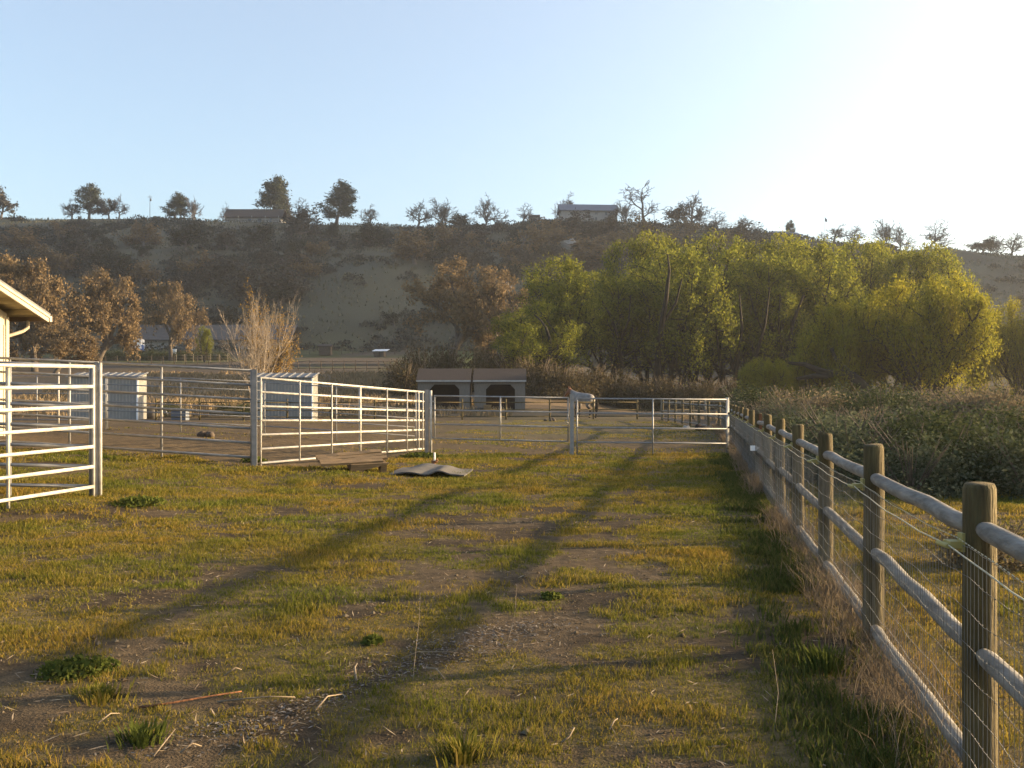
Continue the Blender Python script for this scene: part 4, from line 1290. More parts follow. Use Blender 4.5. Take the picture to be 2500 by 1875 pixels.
# pale bare tree
PALE = dict(levels=3, L=5.4, r0=.045, seg=[6, 5, 4, 3], wob=[.06, .07, .08, .1], up=[.05, .07, .06, .04], kids=[6, 5, 4],
            **{'from': [.25, .2, .2]}, ang=[.5, .45, .45], len=[.36, .5, .5], rad=[.45, .5, .6], taper=.3)
pales = Kind([make_tree(151, dict(PALE, kids=[7, 5, 4]), None, 10, .33, .008)], M['bark_pale'], None)
put_px(pales, 'bare_tree', 'pale many-stemmed bare tree behind the steel shed', 'tree', 628, 722, 172, 74, 0, dz=0)
GT = dict(PALE, L=5.2, r0=.06)
gtw = Kind([make_tree(152, GT, dict(n=6, n_low=2, sp=.16, s=.075, w=.4, vert=.8), 7, .3, .012)], M['bark'],
           leafmat('orange_bud_leaves', [(.20, .12, .035), (.30, .19, .05), (.25, .16, .045)], .35))
put_px(gtw, 'budding_tree', 'amber-budded slender tree behind the pale bare tree', 'tree', 660, 722, 140, 80, 0, dz=0)
put_px(willows, 'young_tree', 'small yellow-green young tree before the ranch house', 'tree', 500, 798, 40, 170, 2, None)

# ------------------------------------------------------------------ ridge trees
RT = [(215, 452, 80, 'p', 0, 'rounded tall pine on the ridge at far left'), (428, 473, 54, 'p', 1, 'small pine on the ridge left of the brown-roofed house'),
      (660, 440, 80, 'p', 2, 'big pine behind the brown-roofed ridge house'), (825, 446, 82, 'p', 1, 'tall ragged pine right of the brown-roofed ridge house'),
      (1927, 540, 32, 'p', 0, 'small dark pine before the blue-roofed ridge house'),
      (0, 466, 60, 'o', 0, 'leafy round tree on the ridge cut by the left edge'), (172, 492, 46, 'b', 0, 'faint bare tree left of the rounded ridge pine'),
      (262, 486, 48, 'o', 1, 'shrubby dark tree just right of the rounded ridge pine'), (294, 478, 40, 'b', 1, 'gnarled bare tree right of the rounded ridge pine'),
      (470, 484, 46, 'b', 2, 'bare tree right of the small ridge pine'), (555, 498, 40, 'b', 3, 'bare tree behind the left end of the brown-roofed house'),
      (702, 480, 36, 'o', 2, 'leafy small tree at the right end of the brown-roofed house'), (742, 488, 60, 'b', 4, 'bare tree between the two big ridge pines'),
      (900, 505, 46, 'b', 0, 'small vase-shaped bare tree alone right of the ragged pine'), (1028, 494, 74, 'b', 1, 'left of two touching bare oaks on the ridge'),
      (1078, 490, 74, 'b', 2, 'right of two touching bare oaks on the ridge'), (1198, 478, 86, 'b', 3, 'wide bare oak alone on the ridge left of the small shed'),
      (1288, 500, 50, 'b', 4, 'bare tree behind the small ridge shed'), (1378, 479, 56, 'b', 0, 'bare tree behind the left end of the long hilltop house'),
      (1521, 496, 56, 'b', 2, 'low bare tree right of the long hilltop house'), (1655, 502, 60, 'o', 3, 'round leafy brown tree on the ridge right of the tall bare oak'),
      (1694, 476, 88, 'b', 1, 'spreading bare oak right of the round leafy ridge tree'), (1712, 505, 30, 'b', 3, 'slim bare tree beside the spreading ridge oak'),
      (1756, 520, 62, 'b', 4, 'low bare tree midway between spreading oak and blue-roofed house'), (1826, 527, 72, 'b', 3, 'bare oak just left of the blue-roofed house'),
      (2032, 554, 62, 'b', 0, 'bare oak beside the flagpole'), (2088, 552, 58, 'b', 1, 'bare round oak right of the flagpole'),
      (2158, 539, 62, 'b', 2, 'bare oak behind the dark far-right roof'), (2206, 546, 58, 'b', 3, 'leaning bare oak right of the dark far-right roof'),
      (2292, 541, 76, 'b', 4, 'bare mistletoe-dotted oak alone at the right of the ridge'), (2396, 583, 62, 'o', 0, 'leafy dark tree near the right end of the ridge'),
      (2428, 578, 48, 'b', 2, 'bare tree beside the leafy one at the right end of the ridge'), (2476, 569, 76, 'b', 1, 'bare oak at the right edge of the ridge')]
for px, yt, w, k, v, la in RT:
    Z = 414.0 if px in (660, 702, 555, 1378, 1927) else 399.0
    kd = {'p': pines, 'o': hoaks, 'b': bares}[k]
    put_px(kd, {'p': 'pine_tree', 'o': 'ridge_oak', 'b': 'bare_oak'}[k], la, 'tree', px, yt, w, Z, v,
           {'p': 'pines on the ridge', 'o': 'leafy trees on the ridge', 'b': 'bare oaks on the ridge'}[k], dz=-.6)
put_px(tallbare, 'bare_oak', 'tallest bare oak on the ridge, right of the long hilltop house', 'tree', 1566, 444, 112, 398, 0, 'bare oaks on the ridge', dz=-.6)

# ------------------------------------------------------------------ hillside oaks and scrub
HT = [(340, 545, 100, 600, 'b', 'brown oak below the ridge pole on the left'), (48, 552, 90, 625, 'b', 'brown oak below the ridge at the left edge'),
      (190, 565, 90, 640, 'h', 'dark oak on the left hillside'), (735, 512, 90, 585, 'h', 'oak below the bare tree between the ridge pines'),
      (808, 545, 36, 580, 'g', 'round dark green bush below the ragged ridge pine'), (893, 545, 34, 578, 'g', 'round dark green bush under the vase-shaped bare tree'),
      (1045, 545, 130, 625, 'b', 'orange-brown oak under the two touching bare oaks'), (1000, 560, 90, 640, 'b', 'brown oak left of the one under the touching bare oaks'),
      (1110, 600, 90, 670, 'h', 'dark oak above the biggest orange-brown oak'), (1268, 548, 130, 640, 'b', 'wide reddish-brown oak below the small ridge shed'),
      (1342, 535, 70, 610, 'b', 'gnarled little brown oak below the long hilltop house'), (1395, 523, 100, 585, 'h', 'olive oak before the left end of the long hilltop house'),
      (1478, 526, 70, 585, 'h', 'olive oak before the right end of the long hilltop house'), (1440, 575, 120, 660, 'b', 'brown oak left of the grove top on the hillside'),
      (1560, 545, 100, 630, 'b', 'brown oak under the tallest bare ridge oak'), (1655, 535, 90, 600, 'b', 'brown oak under the round leafy ridge tree'),
      (1780, 555, 120, 600, 'h', 'grey-brown oak below the low bare ridge trees'), (1150, 560, 80, 600, 'h', 'dark oak left of the wide reddish-brown one'),
      (700, 640, 130, 735, 'h', 'dark oak in the gully beside the pale grass spur'), (600, 655, 120, 745, 'h', 'dark oak above the pale bare tree')]
for i, (px, yt, w, yb, k, la) in enumerate(HT):
    Z = zat(px, yb, 232, 398)
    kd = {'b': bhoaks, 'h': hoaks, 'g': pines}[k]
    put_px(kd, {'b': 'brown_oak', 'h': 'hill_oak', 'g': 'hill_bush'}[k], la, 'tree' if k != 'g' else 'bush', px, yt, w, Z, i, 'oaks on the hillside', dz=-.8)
rg = random.Random(5)
n_ = 0
while n_ < 175:
    px = rg.uniform(-120, 2620); Z = rg.uniform(232, 388)
    q = G(px, Z); sx = spur_x(Z)
    if abs(q.x - sx) < 16 and Z < 286 and rg.random() < .96: continue
    if px > 2100 and rg.random() < .8: continue
    if Z > 345 and (520 < px < 900 or 1250 < px < 1560 or rg.random() < .8): continue
    hgt = rg.uniform(4.5, 9) * (.75 if Z > 330 else 1); wid = hgt * rg.uniform(1.0, 1.5)
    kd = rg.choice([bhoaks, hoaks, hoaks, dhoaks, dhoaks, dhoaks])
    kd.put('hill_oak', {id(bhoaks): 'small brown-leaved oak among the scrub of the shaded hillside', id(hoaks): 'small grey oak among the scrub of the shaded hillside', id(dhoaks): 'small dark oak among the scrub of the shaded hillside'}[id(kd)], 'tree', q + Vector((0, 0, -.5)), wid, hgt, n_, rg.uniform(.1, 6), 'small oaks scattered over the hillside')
    n_ += 1
# scrub: uncountable
nr = np.random.default_rng(9)
ns = 5200
x = nr.uniform(-260, 260, ns); y = nr.uniform(215, 408, ns)
sx = spur_x(y)
d = fbm(x / 22, y / 22, 3, 121)
keep = (np.abs(x - sx) > 16) | (y > 288) | (nr.uniform(0, 1, ns) < .24)
px_ = CX + F * x / y
keep &= ~((y > 372) & (((px_ > 540) & (px_ < 700)) | ((px_ > 1360) & (px_ < 1520))))
keep &= (d > .46) & ((x < 120) | (nr.uniform(0, 1, ns) < .35)) & ((y < 392) | (nr.uniform(0, 1, ns) < .5))
x, y = x[keep], y[keep]; n_s = len(x)
s = nr.uniform(1.0, 3.2, n_s)
k = 60
c = nr.normal(size=(n_s, k, 3)); c /= np.linalg.norm(c, axis=2, keepdims=True); c *= nr.uniform(.5, 1, (n_s, k, 1)); c[:, :, 2] = np.abs(c[:, :, 2]) * .85
c = c * s[:, None, None] * np.array([1.15, 1.15, 1]); c += np.stack([x, y, ground(x, y) - .1], 1)[:, None, :]
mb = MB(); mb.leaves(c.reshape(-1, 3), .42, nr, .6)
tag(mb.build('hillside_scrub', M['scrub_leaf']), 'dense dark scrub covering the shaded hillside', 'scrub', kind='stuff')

hmb = MB()
x, y = scatter(42000, -215, 215, 215, 405, 131, lambda a, b: sstep(.35, .55, fbm(a / 6, b / 6, 3, 133)))
blades(hmb, x, y, nr.uniform(.4, 1.0, len(x)), np.full(len(x), .45), 1.0, 134)
tag(hmb.build('hill_grass', M['hill_grass']), 'coarse grey-green bunch grass of the hillside', 'grass', kind='stuff')

# ------------------------------------------------------------------ brush right of the fence and behind the stalls
def shrub_kind(seed, leafm, n, w, h, s, stems, dry=False):
    r = np.random.default_rng(seed)
    tr = MB()
    for i in range(stems):
        a = r.uniform(0, 6.28); l = r.uniform(.5, 1)
        tr.tube([(0, 0, -.05), (math.cos(a) * w * .22 * l, math.sin(a) * w * .22 * l, h * .45), (math.cos(a) * w * .42 * l, math.sin(a) * w * .42 * l, h * r.uniform(.75, 1.02))], [.02, .012, .006], 4, False)
    # clumps of leaves on lobes
    L_ = r.normal(size=(16, 3)); L_ /= np.linalg.norm(L_, axis=1, keepdims=True); L_[:, 2] = np.abs(L_[:, 2])
    L_ *= r.uniform(.45, .8, (16, 1)) * np.array([w / 2, w / 2, h])
    c = L_[r.integers(0, 16, n)] + r.normal(0, 1, (n, 3)) * np.array([w * .11, w * .11, h * .15])
    c[:, 2] = np.abs(c[:, 2])
    cr = MB(); cr.leaves(c, s, r, .5, .15 if not dry else 1.6)
    return tr, None, cr, w, h, 0.0


thickets = Kind([shrub_kind(231 + i, None, 4200, 2.2, 1.5, .05, 30, True) for i in range(2)], M['thicket_bark'], M['thicket_leaf'])
sages = Kind([shrub_kind(201 + i, None, 5200, 2.4, 1.5, .040, 14) for i in range(3)], M['bark'], M['sage_leaf'])
greens = Kind([shrub_kind(211 + i, None, 5600, 2.6, 1.5, .042, 10) for i in range(2)], M['bark'], M['green_leaf'])
drys = Kind([shrub_kind(221 + i, None, 4600, 2.2, 1.5, .045, 26, True) for i in range(2)], M['thicket_bark'], M['sage_dry'])
SH = [(2440, 17.0, 2.3, 1.15, 'g', 'big dark green shrub nearest the wooden fence at the right edge'),
      (2330, 19.5, 2.8, 1.25, 'g', 'dark green shrub left of the one at the right edge'),
      (2215, 21.5, 2.6, 1.2, 'g', 'dark green shrub right of the third near fence post'),
      (2110, 25.0, 2.8, 1.25, 's', 'grey-green shrub behind the fourth near fence post'),
      (2500, 22.5, 3.2, 1.4, 'g', 'dark green shrub behind the biggest one at the right edge'),
      (2010, 30.0, 3.0, 1.4, 's', 'grey-green shrub behind the leaning row of fence tops'),
      (1925, 38.0, 2.8, 1.6, 's', 'pale sunlit grey-green shrub beside the far fence posts'),
      (1880, 48.0, 2.6, 1.5, 's', 'small pale shrub left of the sunlit grey-green one'),
      (2055, 46.0, 3.0, 1.9, 's', 'round grey-green shrub standing above the brush below the left golden willow'),
      (2420, 38.0, 4.6, 2.1, 'd', 'tall dry brown dock clump in the brush at right'),
      (2320, 42.0, 4.4, 2.0, 'd', 'dry brown stalk clump left of the tall dock clump'),
      (2200, 33.0, 3.0, 1.2, 's', 'grey sage shrub in the middle of the brush'),
      (2420, 9.6, 1.1, .55, 'd', 'low tangle of pale dry canes behind the top rail')]
for i, (px, Z, w, h, k, la) in enumerate(SH):
    q = G(px, Z, -.03)
    {'s': sages, 'g': greens, 'd': drys}[k].put('shrub', la, 'shrub', q, w, h, i, .3 + i * 1.7, 'shrubs in the brush right of the fence')
rg = random.Random(12); n_ = 0
while n_ < 96:
    Z = rg.uniform(19, 82) if n_ < 74 else rg.uniform(14.5, 26); px = rg.uniform(1830, 2700)
    q = G(px, Z, -.05)
    if q.x < float(fence_x(Z)) + 1.6: continue
    k = rg.choice('ssgsgd') if n_ < 74 else rg.choice('ggs')
    h = rg.uniform(.9, 1.6) * (1.45 if Z > 40 else 1.0)
    {'s': sages, 'g': greens, 'd': drys}[k].put('shrub', {'s': 'grey-green sage shrub among the others in the brush', 'g': 'dark green shrub among the others in the brush',
        'd': 'tan dry shrub among the others in the brush'}[k], 'shrub', q, h * rg.uniform(1.8, 2.6), h, n_, rg.uniform(.1, 6), 'scattered shrubs of the brush')
    n_ += 1
# thicket behind the stalls and under the grove
for i, (px, Z, w, h, k) in enumerate([(985, 92, 6, 3.4, 'd'), (1035, 96, 6, 4.4, 'd'), (1090, 98, 6, 4.6, 's'), (1150, 95, 6, 4.3, 'd'), (1205, 97, 6, 4.2, 's'), (1260, 95, 6, 3.8, 'd'),
                                      (1310, 93, 6, 3.6, 'd'), (1365, 93, 6, 3.2, 's'), (1430, 96, 6, 3.6, 'd'), (1500, 97, 6, 3.8, 'd'), (1570, 96, 6, 3.4, 'd'), (1640, 97, 6, 3.6, 's'),
                                      (1710, 95, 6, 3.2, 'd'), (1780, 97, 6, 3.4, 'd'), (1850, 95, 6, 3.0, 's'), (1930, 97, 6, 3.2, 'd')]):
    q = G(px, Z, -.05)
    la = 'brown twiggy thicket bush behind the stalls' if px < 1300 else 'brown twiggy thicket bush at the foot of the willow grove'
    {'s': thickets, 'd': thickets}[k].put('thicket_bush', la, 'bush', q, w, h, i, i * 1.3 + .2, 'thicket bushes behind the corrals')

# ------------------------------------------------------------------ houses on the ridge
def gable_house(name, label, px0, px1, yeave, yridge, ybase, Z, wallm, roofm, dep=9.0, ov=.6, hip=0.0, wins=(), deck=False, rz=0.0, group='houses along the ridge'):
    x0, x1 = X(px0, Z), X(px1, Z); w = x1 - x0
    zz = lambda yy: CH + (HY - yy) / F * Z
    zb = zz(ybase)
    t = thing(name, label, 'house', ((x0 + x1) / 2, Z, zb), rz, group)
    he, hr = zz(yeave) - zb, zz(yridge) - zb
    mb = MB()
    mb.prism([(0, -3), (dep, -3), (dep, he), (dep / 2, hr - .2), (0, he)], 'x', -w / 2, w / 2)
    mb.build('wall', M[wallm], t)
    mb = MB(); hp = hip
    sl = (hr - he) / (dep / 2)
    ya, yb = -ov, dep + ov; ze_ = he - ov * sl
    v = []
    for dz in (.08, .33):
        v += [(-w / 2 - ov, ya, ze_ + dz), (w / 2 + ov, ya, ze_ + dz), (w / 2 + ov, yb, ze_ + dz), (-w / 2 - ov, yb, ze_ + dz),
              (-w / 2 - ov + hp, dep / 2, hr + dz), (w / 2 + ov - hp, dep / 2, hr + dz)]
    f = [(6, 7, 11, 10), (8, 9, 10, 11), (7, 8, 11), (9, 6, 10), (0, 4, 5, 1), (2, 5, 4, 3), (1, 5, 2), (3, 4, 0), (0, 1, 7, 6), (1, 2, 8, 7), (2, 3, 9, 8), (3, 0, 6, 9)]
    mb.add(v, f); mb.build('roof', M[roofm], t)
    for fx, fz, ww, wh in wins:
        mb = MB(); mb.box((-w / 2 + w * fx, -.02, he * fz), (ww, .10, wh)); wo = mb.build('window', M['glass'], t)
        mb = MB()
        for s in (-1, 1):
            mb.box((-w / 2 + w * fx + s * (ww / 2 + .05), -.04, he * fz), (.1, .14, wh + .2)); mb.box((-w / 2 + w * fx, -.04, he * fz + s * (wh / 2 + .05)), (ww, .14, .1))
        mb.build('frame', M['trim_white'], wo)
    if deck:
        mb = MB(); mb.box((0, -1.3, .2), (w, 2.4, .25))
        for k in range(9):
            mb.box((-w / 2 + .1 + k * (w - .2) / 8, -2.4, -.6), (.18, .18, 1.5))
        mb.box((0, -2.42, 1.1), (w, .08, .12)); mb.build('deck', M['dark_wood'], t)
        mb = MB()
        for k in range(5):
            mb.box((-w / 2 + .1 + k * (w - .2) / 4, -2.2, 1.5), (.2, .2, he * .9))
        mb.build('porch_posts', M['trim_white'], t)
    return t


gable_house('ridge_house', 'long brown-roofed house with dark deck on the left ridge', 552, 684, 528, 507, 547, 401, 'house_wall', 'house_roof', 10, 1.0, 0,
            ((.45, .5, 1.6, 1.2), (.62, .5, 1.6, 1.2), (.82, .45, 1.0, 2.0)), True)
gable_house('ridge_house', 'long pale hilltop house with blue-grey roof in the middle', 1370, 1508, 513, 496, 541, 401, 'house_wall', 'slate', 9, .8, 0,
            ((.18, .72, 1.0, .9), (.48, .72, 1.0, .9), (.62, .72, 1.2, .9), (.80, .72, 1.0, .9), (.55, .25, 1.6, .9), (.62, .25, .8, 1.2)), rz=R(4))
gable_house('ridge_shed', 'tiny brown-roofed shed on the ridge left of the long hilltop house', 1292, 1317, 530, 524, 545, 400, 'house_wall', 'house_roof', 4, .3, 0, ((.5, .5, .8, .8),))
gable_house('ridge_house', 'low blue-roofed house on the right ridge behind the small pine', 1864, 1955, 573, 562, 585, 402, 'house_wall', 'slate', 9, .8, 5, ((.2, .5, 1.4, 1), (.8, .5, 1.4, 1)))
gable_house('ridge_house', 'dark far-right roof behind the bare oaks', 2105, 2190, 603, 590, 614, 402, 'house_wall', 'house_roof', 9, .8, 4, ((.85, .5, 1.4, 1),))
gable_house('ridge_house', 'low pale roof at the left edge of the ridge', -80, 45, 533, 528, 545, 402, 'house_wall', 'grey_roof', 9, .6, 2, ((.8, .5, 1.4, 1),))


def pole(px, ytop, ybase, Z, label, cat, arms=0, flag=False, r=.11):
    q = W(px, ybase, Z); h = (ybase - ytop) / F * Z
    t = thing('utility_pole' if not flag else 'flagpole', label, cat, (q.x, q.y, gz(q.x, q.y)))
    h = CH + (HY - ytop) / F * Z - t.location.z
    mb = MB(); mb.tube([(0, 0, -.3), (0, 0, h)], [r, r * .7], 6); mb.build('pole', M['old_wood'] if not flag else M['white'], t, True)
    for k in range(arms):
        mb = MB(); mb.box((0, 0, h - .8 - k * 1.3), (1.8, .15, .15)); mb.build('crossarm', M['old_wood'], t)
    if arms:
        mb = MB(); mb.tube([(.35, 0, h - 2.4), (.35, 0, h - 1.4)], .3, 8); mb.build('transformer', M['galv_dull'], t, True)
    if flag:
        mb = MB(); mb.prism([(0, h - 2.2), (.9, h - 2.5), (.8, h - 1.4), (0, h - .6)], 'y', -.02, .02); mb.build('flag', M['slate'], t)


pole(366, 476, 535, 399, 'thin utility pole on the left ridge', 'pole', 1)
pole(1597, 500, 548, 399, 'thin pole right of the tallest bare ridge oak', 'pole')
pole(2014, 527, 590, 400, 'flagpole rising above the right ridge', 'flagpole', 0, True, .09)
pole(2424, 560, 645, 396, 'thin pole near the right end of the ridge', 'pole')

# ------------------------------------------------------------------ ranch house and yard on the far slope
ZH = zat(420, 857, 150, 226)
gable_house('ranch_house', 'long low grey-roofed ranch house at the foot of the left hill', 312, 700, 826, 792, 860, ZH + 6, 'house_wall', 'grey_roof', 12, 1.2, 0,
            ((.35, .5, 1.6, 1.1), (.5, .5, 1.6, 1.1), (.65, .5, 1.6, 1.1), (.85, .5, 1.6, 1.1)), group=None)
q = G(336, ZH - 4)
t = thing('box_trailer', 'white boxy trailer with blue base parked before the ranch house', 'trailer', q, R(8))
mb = MB(); mb.box((0, 0, 1.75), (2.1, 3.6, 2.1)); mb.build('body', M['white'], t)
mb = MB(); mb.box((0, 0, .55), (2.2, 3.7, .3)); mb.box((1.2, -.6, 1.0), (.25, 1.5, 1.1)); mb.build('skirt', M['blue'], t)
for sx in (-1, 1):
    for yy in (-.5, .5):
        mb = MB(); mb.tube([(sx * 1.0 - .1, yy, .33), (sx * 1.0 + .1, yy, .33)], .33, 12); mb.build('wheel', M['black'], t, True)
mb = MB(); mb.box((.5, -1.82, 2.35), (.55, .06, .5)); mb.build('window', M['glass'], t)
ZC = zat(442, 862, 150, 226); q = G(446, ZC)
t = thing('parked_car', 'dark rounded car parked before the ranch house', 'car', q, R(4))
mb = MB(); mb.prism([(-2.1, .32), (2.1, .32), (2.15, .62), (1.9, .82), (1.1, .9), (.55, 1.38), (-.9, 1.42), (-1.7, .98), (-2.1, .9)], 'y', -.85, .85); mb.build('body', M['car_paint'], t)
mb = MB(); mb.prism([(.95, .93), (.5, 1.33), (-.85, 1.36), (-1.45, .98)], 'y', -.87, .87); mb.build('windows', M['glass'], t)
for sx in (-1.3, 1.3):
    for yy in (-.78, .78):
        mb = MB(); mb.tube([(sx, yy - .1, .32), (sx, yy + .1, .32)], .32, 14); mb.build('wheel', M['black'], t, True)
mb = MB(); mb.box((2.1, -.6, .68), (.08, .3, .14)); mb.build('headlight', M['white'], t)
q = G(424, ZC - 3); o = MB(); o.box((0, 0, .5), (1.0, .6, .9)); o.box((0, 0, 1.0), (1.1, .7, .1)); o = o.build('white_cabinet', M['white']); o.location = q
tag(o, 'small white box beside the dark car', 'box')
# hedge in front of the ranch house
nr = np.random.default_rng(33); ZD = zat(400, 880, 140, 222)
for i, px in enumerate(np.linspace(262, 540, 9)):
    q = G(px, ZD + (i % 3) * .8, -.1)
    greens.put('hedge_bush', 'low dark hedge bush in the row before the ranch house', 'bush', q, 4.6, 1.9 + .3 * (i % 2), i, .4 + i, 'hedge bushes before the ranch house')
wood_fence('ranch_fence', 'pale-railed wooden fence below the hedge of the ranch house', [(X(px, ZD - 6), ZD - 6) for px in range(430, 560, 21)], (1.1, .6), 1.3, 'old_wood', 'far wooden fences on the slope')
ZQ = zat(860, 872, 130, 222)
wood_fence('far_fence', 'dark rail fence across the far slope behind the small white-roofed shelter', [(X(px, ZQ + 8), ZQ + 8) for px in range(730, 1010, 26)], (1.2, .75, .3), 1.4, 'dark_wood', 'far wooden fences on the slope')
ZR = zat(860, 905, 90, 200)
wood_fence('far_fence', 'dark rail fence along the lower edge of the far slope arena', [(X(px, ZR), ZR) for px in range(560, 1010, 28)], (1.2, .75, .3), 1.4, 'dark_wood', 'far wooden fences on the slope')
ZR2 = zat(200, 890, 90, 200)
wood_fence('far_fence', 'dark rail fence along the far slope behind the left steel shed', [(X(px, ZR2), ZR2) for px in range(230, 570, 28)], (1.2, .75, .3), 1.4, 'dark_wood', 'far wooden fences on the slope')
q = G(930, ZQ)
t = thing('field_shelter', 'tiny white-roofed shelter alone on the far slope', 'shelter', q, R(-8))
mb = MB(); mb.box((-.75, .05, .55), (1.0, 1.6, 1.1)); mb.box((.75, .05, .55), (.1, 1.6, 1.1)); mb.build('walls', M['dark_wood'], t)
mb = MB(); mb.box((.25, -.2, .6), (.9, .1, 1.0)); mb.build('front_panel', M['stall_wall'], t)
mb = MB(); mb.prism([(-1.1, 1.15), (1.1, 1.55), (1.1, 1.63), (-1.1, 1.23)], 'x', -1.5, 1.5); mb.build('roof', M['white'], t)
q = G(795, ZQ + 5)
t = thing('field_shed', 'small dark shed beside the far rail fence', 'shed', q)
mb = MB(); mb.box((0, 0, .9), (2.4, 2.0, 1.8)); mb.build('walls', M['dark_wood'], t)
mb = MB(); mb.prism([(-1.2, 1.8), (1.2, 1.8), (1.2, 1.9), (0, 2.3), (-1.2, 1.9)], 'x', -1.4, 1.4); mb.build('roof', M['house_roof'], t)
# rocks on the hill
for px, yb, s, la in ((1385, 600, 5.5, 'big grey boulder on the hillside below the long hilltop house'), (1240, 690, 3.0, 'grey boulder on the shaded hillside left of the grove')):
    Z = zat(px, yb + 12, 232, 398); q = G(px, Z, -.8); r = np.random.default_rng(px)
    mb = MB(); u = np.linspace(0, np.pi, 9)
    mb.tube([(r.normal(0, .12) * s, 0, -s * .45 * math.cos(a) + s * .3) for a in u], np.maximum(np.sin(u) ** .7 * s * .55 * r.uniform(.85, 1.1, 9), .02), 9)
    o = mb.build('boulder', M['stone']); o.location = q; tag(o, la, 'rock')

# ------------------------------------------------------------------ small garden panels and gear between the sheds
q = G(492, 69)
t = thing('wooden_pallet', 'pale upright wooden slat pallet on the slope between the two steel sheds', 'pallet', q, R(12))
mb = MB()
for k in range(7):
    mb.box((-.42 + k * .14, 0, .45), (.10, .03, .9))
mb.build('slats', M['plank'], t)
mb = MB()
for h in (.1, .45, .8):
    mb.box((0, .05, h), (1.0, .06, .09))
mb.build('runners', M['plank'], t)
q = G(372, 66)
t = thing('hose_reel', 'pale round tank lid and pipe beside the left steel shed', 'tank', q)
mb = MB(); mb.tube([(0, 0, 0), (0, 0, .7)], .35, 14); mb.build('tank', M['rubber'], t, True)
mb = MB(); mb.tube([(.3, 0, .45), (.9, 0, .5), (1.0, 0, .3)], .05, 8); mb.build('pipe', M['galv'], t, True)
q = G(440, 62)
t = thing('feed_bin', 'dark square feed bin in the yard between the steel sheds', 'bin', q)
mb = MB(); mb.box((0, 0, .32), (.9, .7, .64)); mb.build('bin', M['slate'], t)
mb = MB(); mb.box((0, 0, .67), (.98, .78, .06)); mb.build('lid', M['black'], t)
for i, (px, Z) in enumerate(((400, 72), (430, 75), (545, 74), (580, 73), (600, 75))):
    greens.put('green_bush', 'low dark green bush on the slope between the two steel sheds', 'bush', G(px, Z, -.05), 2.4, .9, i, i + .5, 'green bushes between the sheds')

# ------------------------------------------------------------------ the horse
def skin_body(name, mat, joints, edges, parent, loc=(0, 0, 0), sub=2):
    me = bpy.data.meshes.new(name)
    me.from_pydata([j[:3] for j in joints], edges, [])
    o = bpy.data.objects.new(name, me); COL.objects.link(o)
    sk = o.modifiers.new('s', 'SKIN')
    for i, j in enumerate(joints):
        v = me.skin_vertices[0].data[i]; v.radius = (j[3], j[4] if len(j) > 4 else j[3]); v.use_root = (i == 0)
    sb = o.modifiers.new('d', 'SUBSURF'); sb.levels = sub; sb.render_levels = sub
    dg = bpy.context.evaluated_depsgraph_get()
    m2 = bpy.data.meshes.new_from_object(o.evaluated_get(dg))
    o.modifiers.clear(); o.data = m2; m2.materials.clear(); m2.materials.append(mat)
    m2.polygons.foreach_set('use_smooth', np.ones(len(m2.polygons), dtype=bool))
    o.parent = parent
    return o


m, nt, out = newmat('roan_coat')     # pale roan body, dark lower legs, reddish head
p = nt.nodes.new('ShaderNodeBsdfPrincipled'); p.inputs['Roughness'].default_value = .75; p.inputs['Specular IOR Level'].default_value = .2
tc = nt.nodes.new('ShaderNodeTexCoord'); sx_ = nt.nodes.new('ShaderNodeSeparateXYZ'); nt.links.new(tc.outputs['Object'], sx_.inputs[0])
no = nt.nodes.new('ShaderNodeTexNoise'); no.inputs['Scale'].default_value = 6; nt.links.new(tc.outputs['Object'], no.inputs['Vector'])
def ramp(a, b2, c1, c2, src):
    r_ = nt.nodes.new('ShaderNodeValToRGB'); e = r_.color_ramp.elements
    e[0].position = a; e[1].position = b2; e[0].color = (*c1, 1); e[1].color = (*c2, 1); nt.links.new(src, r_.inputs[0]); return r_
base = ramp(.3, .7, (.15, .138, .128), (.24, .222, .205), no.outputs['Fac'])
leg = ramp(.62, .80, (0, 0, 0), (1, 1, 1), sx_.outputs['Z'])
mh = nt.nodes.new('ShaderNodeMath'); mh.operation = 'MULTIPLY_ADD'; mh.inputs[1].default_value = 1; mh.inputs[2].default_value = 0
nt.links.new(sx_.outputs['X'], mh.inputs[0])
hd = ramp(.98, 1.12, (0, 0, 0), (1, 1, 1), mh.outputs[0])
m1 = nt.nodes.new('ShaderNodeMix'); m1.data_type = 'RGBA'; m1.inputs[6].default_value = (.03, .024, .02, 1)
nt.links.new(leg.outputs[0], m1.inputs[0]); nt.links.new(base.outputs[0], m1.inputs[7])
m2_ = nt.nodes.new('ShaderNodeMix'); m2_.data_type = 'RGBA'; m2_.inputs[7].default_value = (.16, .07, .035, 1)
nt.links.new(hd.outputs[0], m2_.inputs[0]); nt.links.new(m1.outputs[2], m2_.inputs[6]); nt.links.new(m2_.outputs[2], p.inputs['Base Color'])
nt.links.new(p.outputs[0], out.inputs[0]); M['roan'] = m
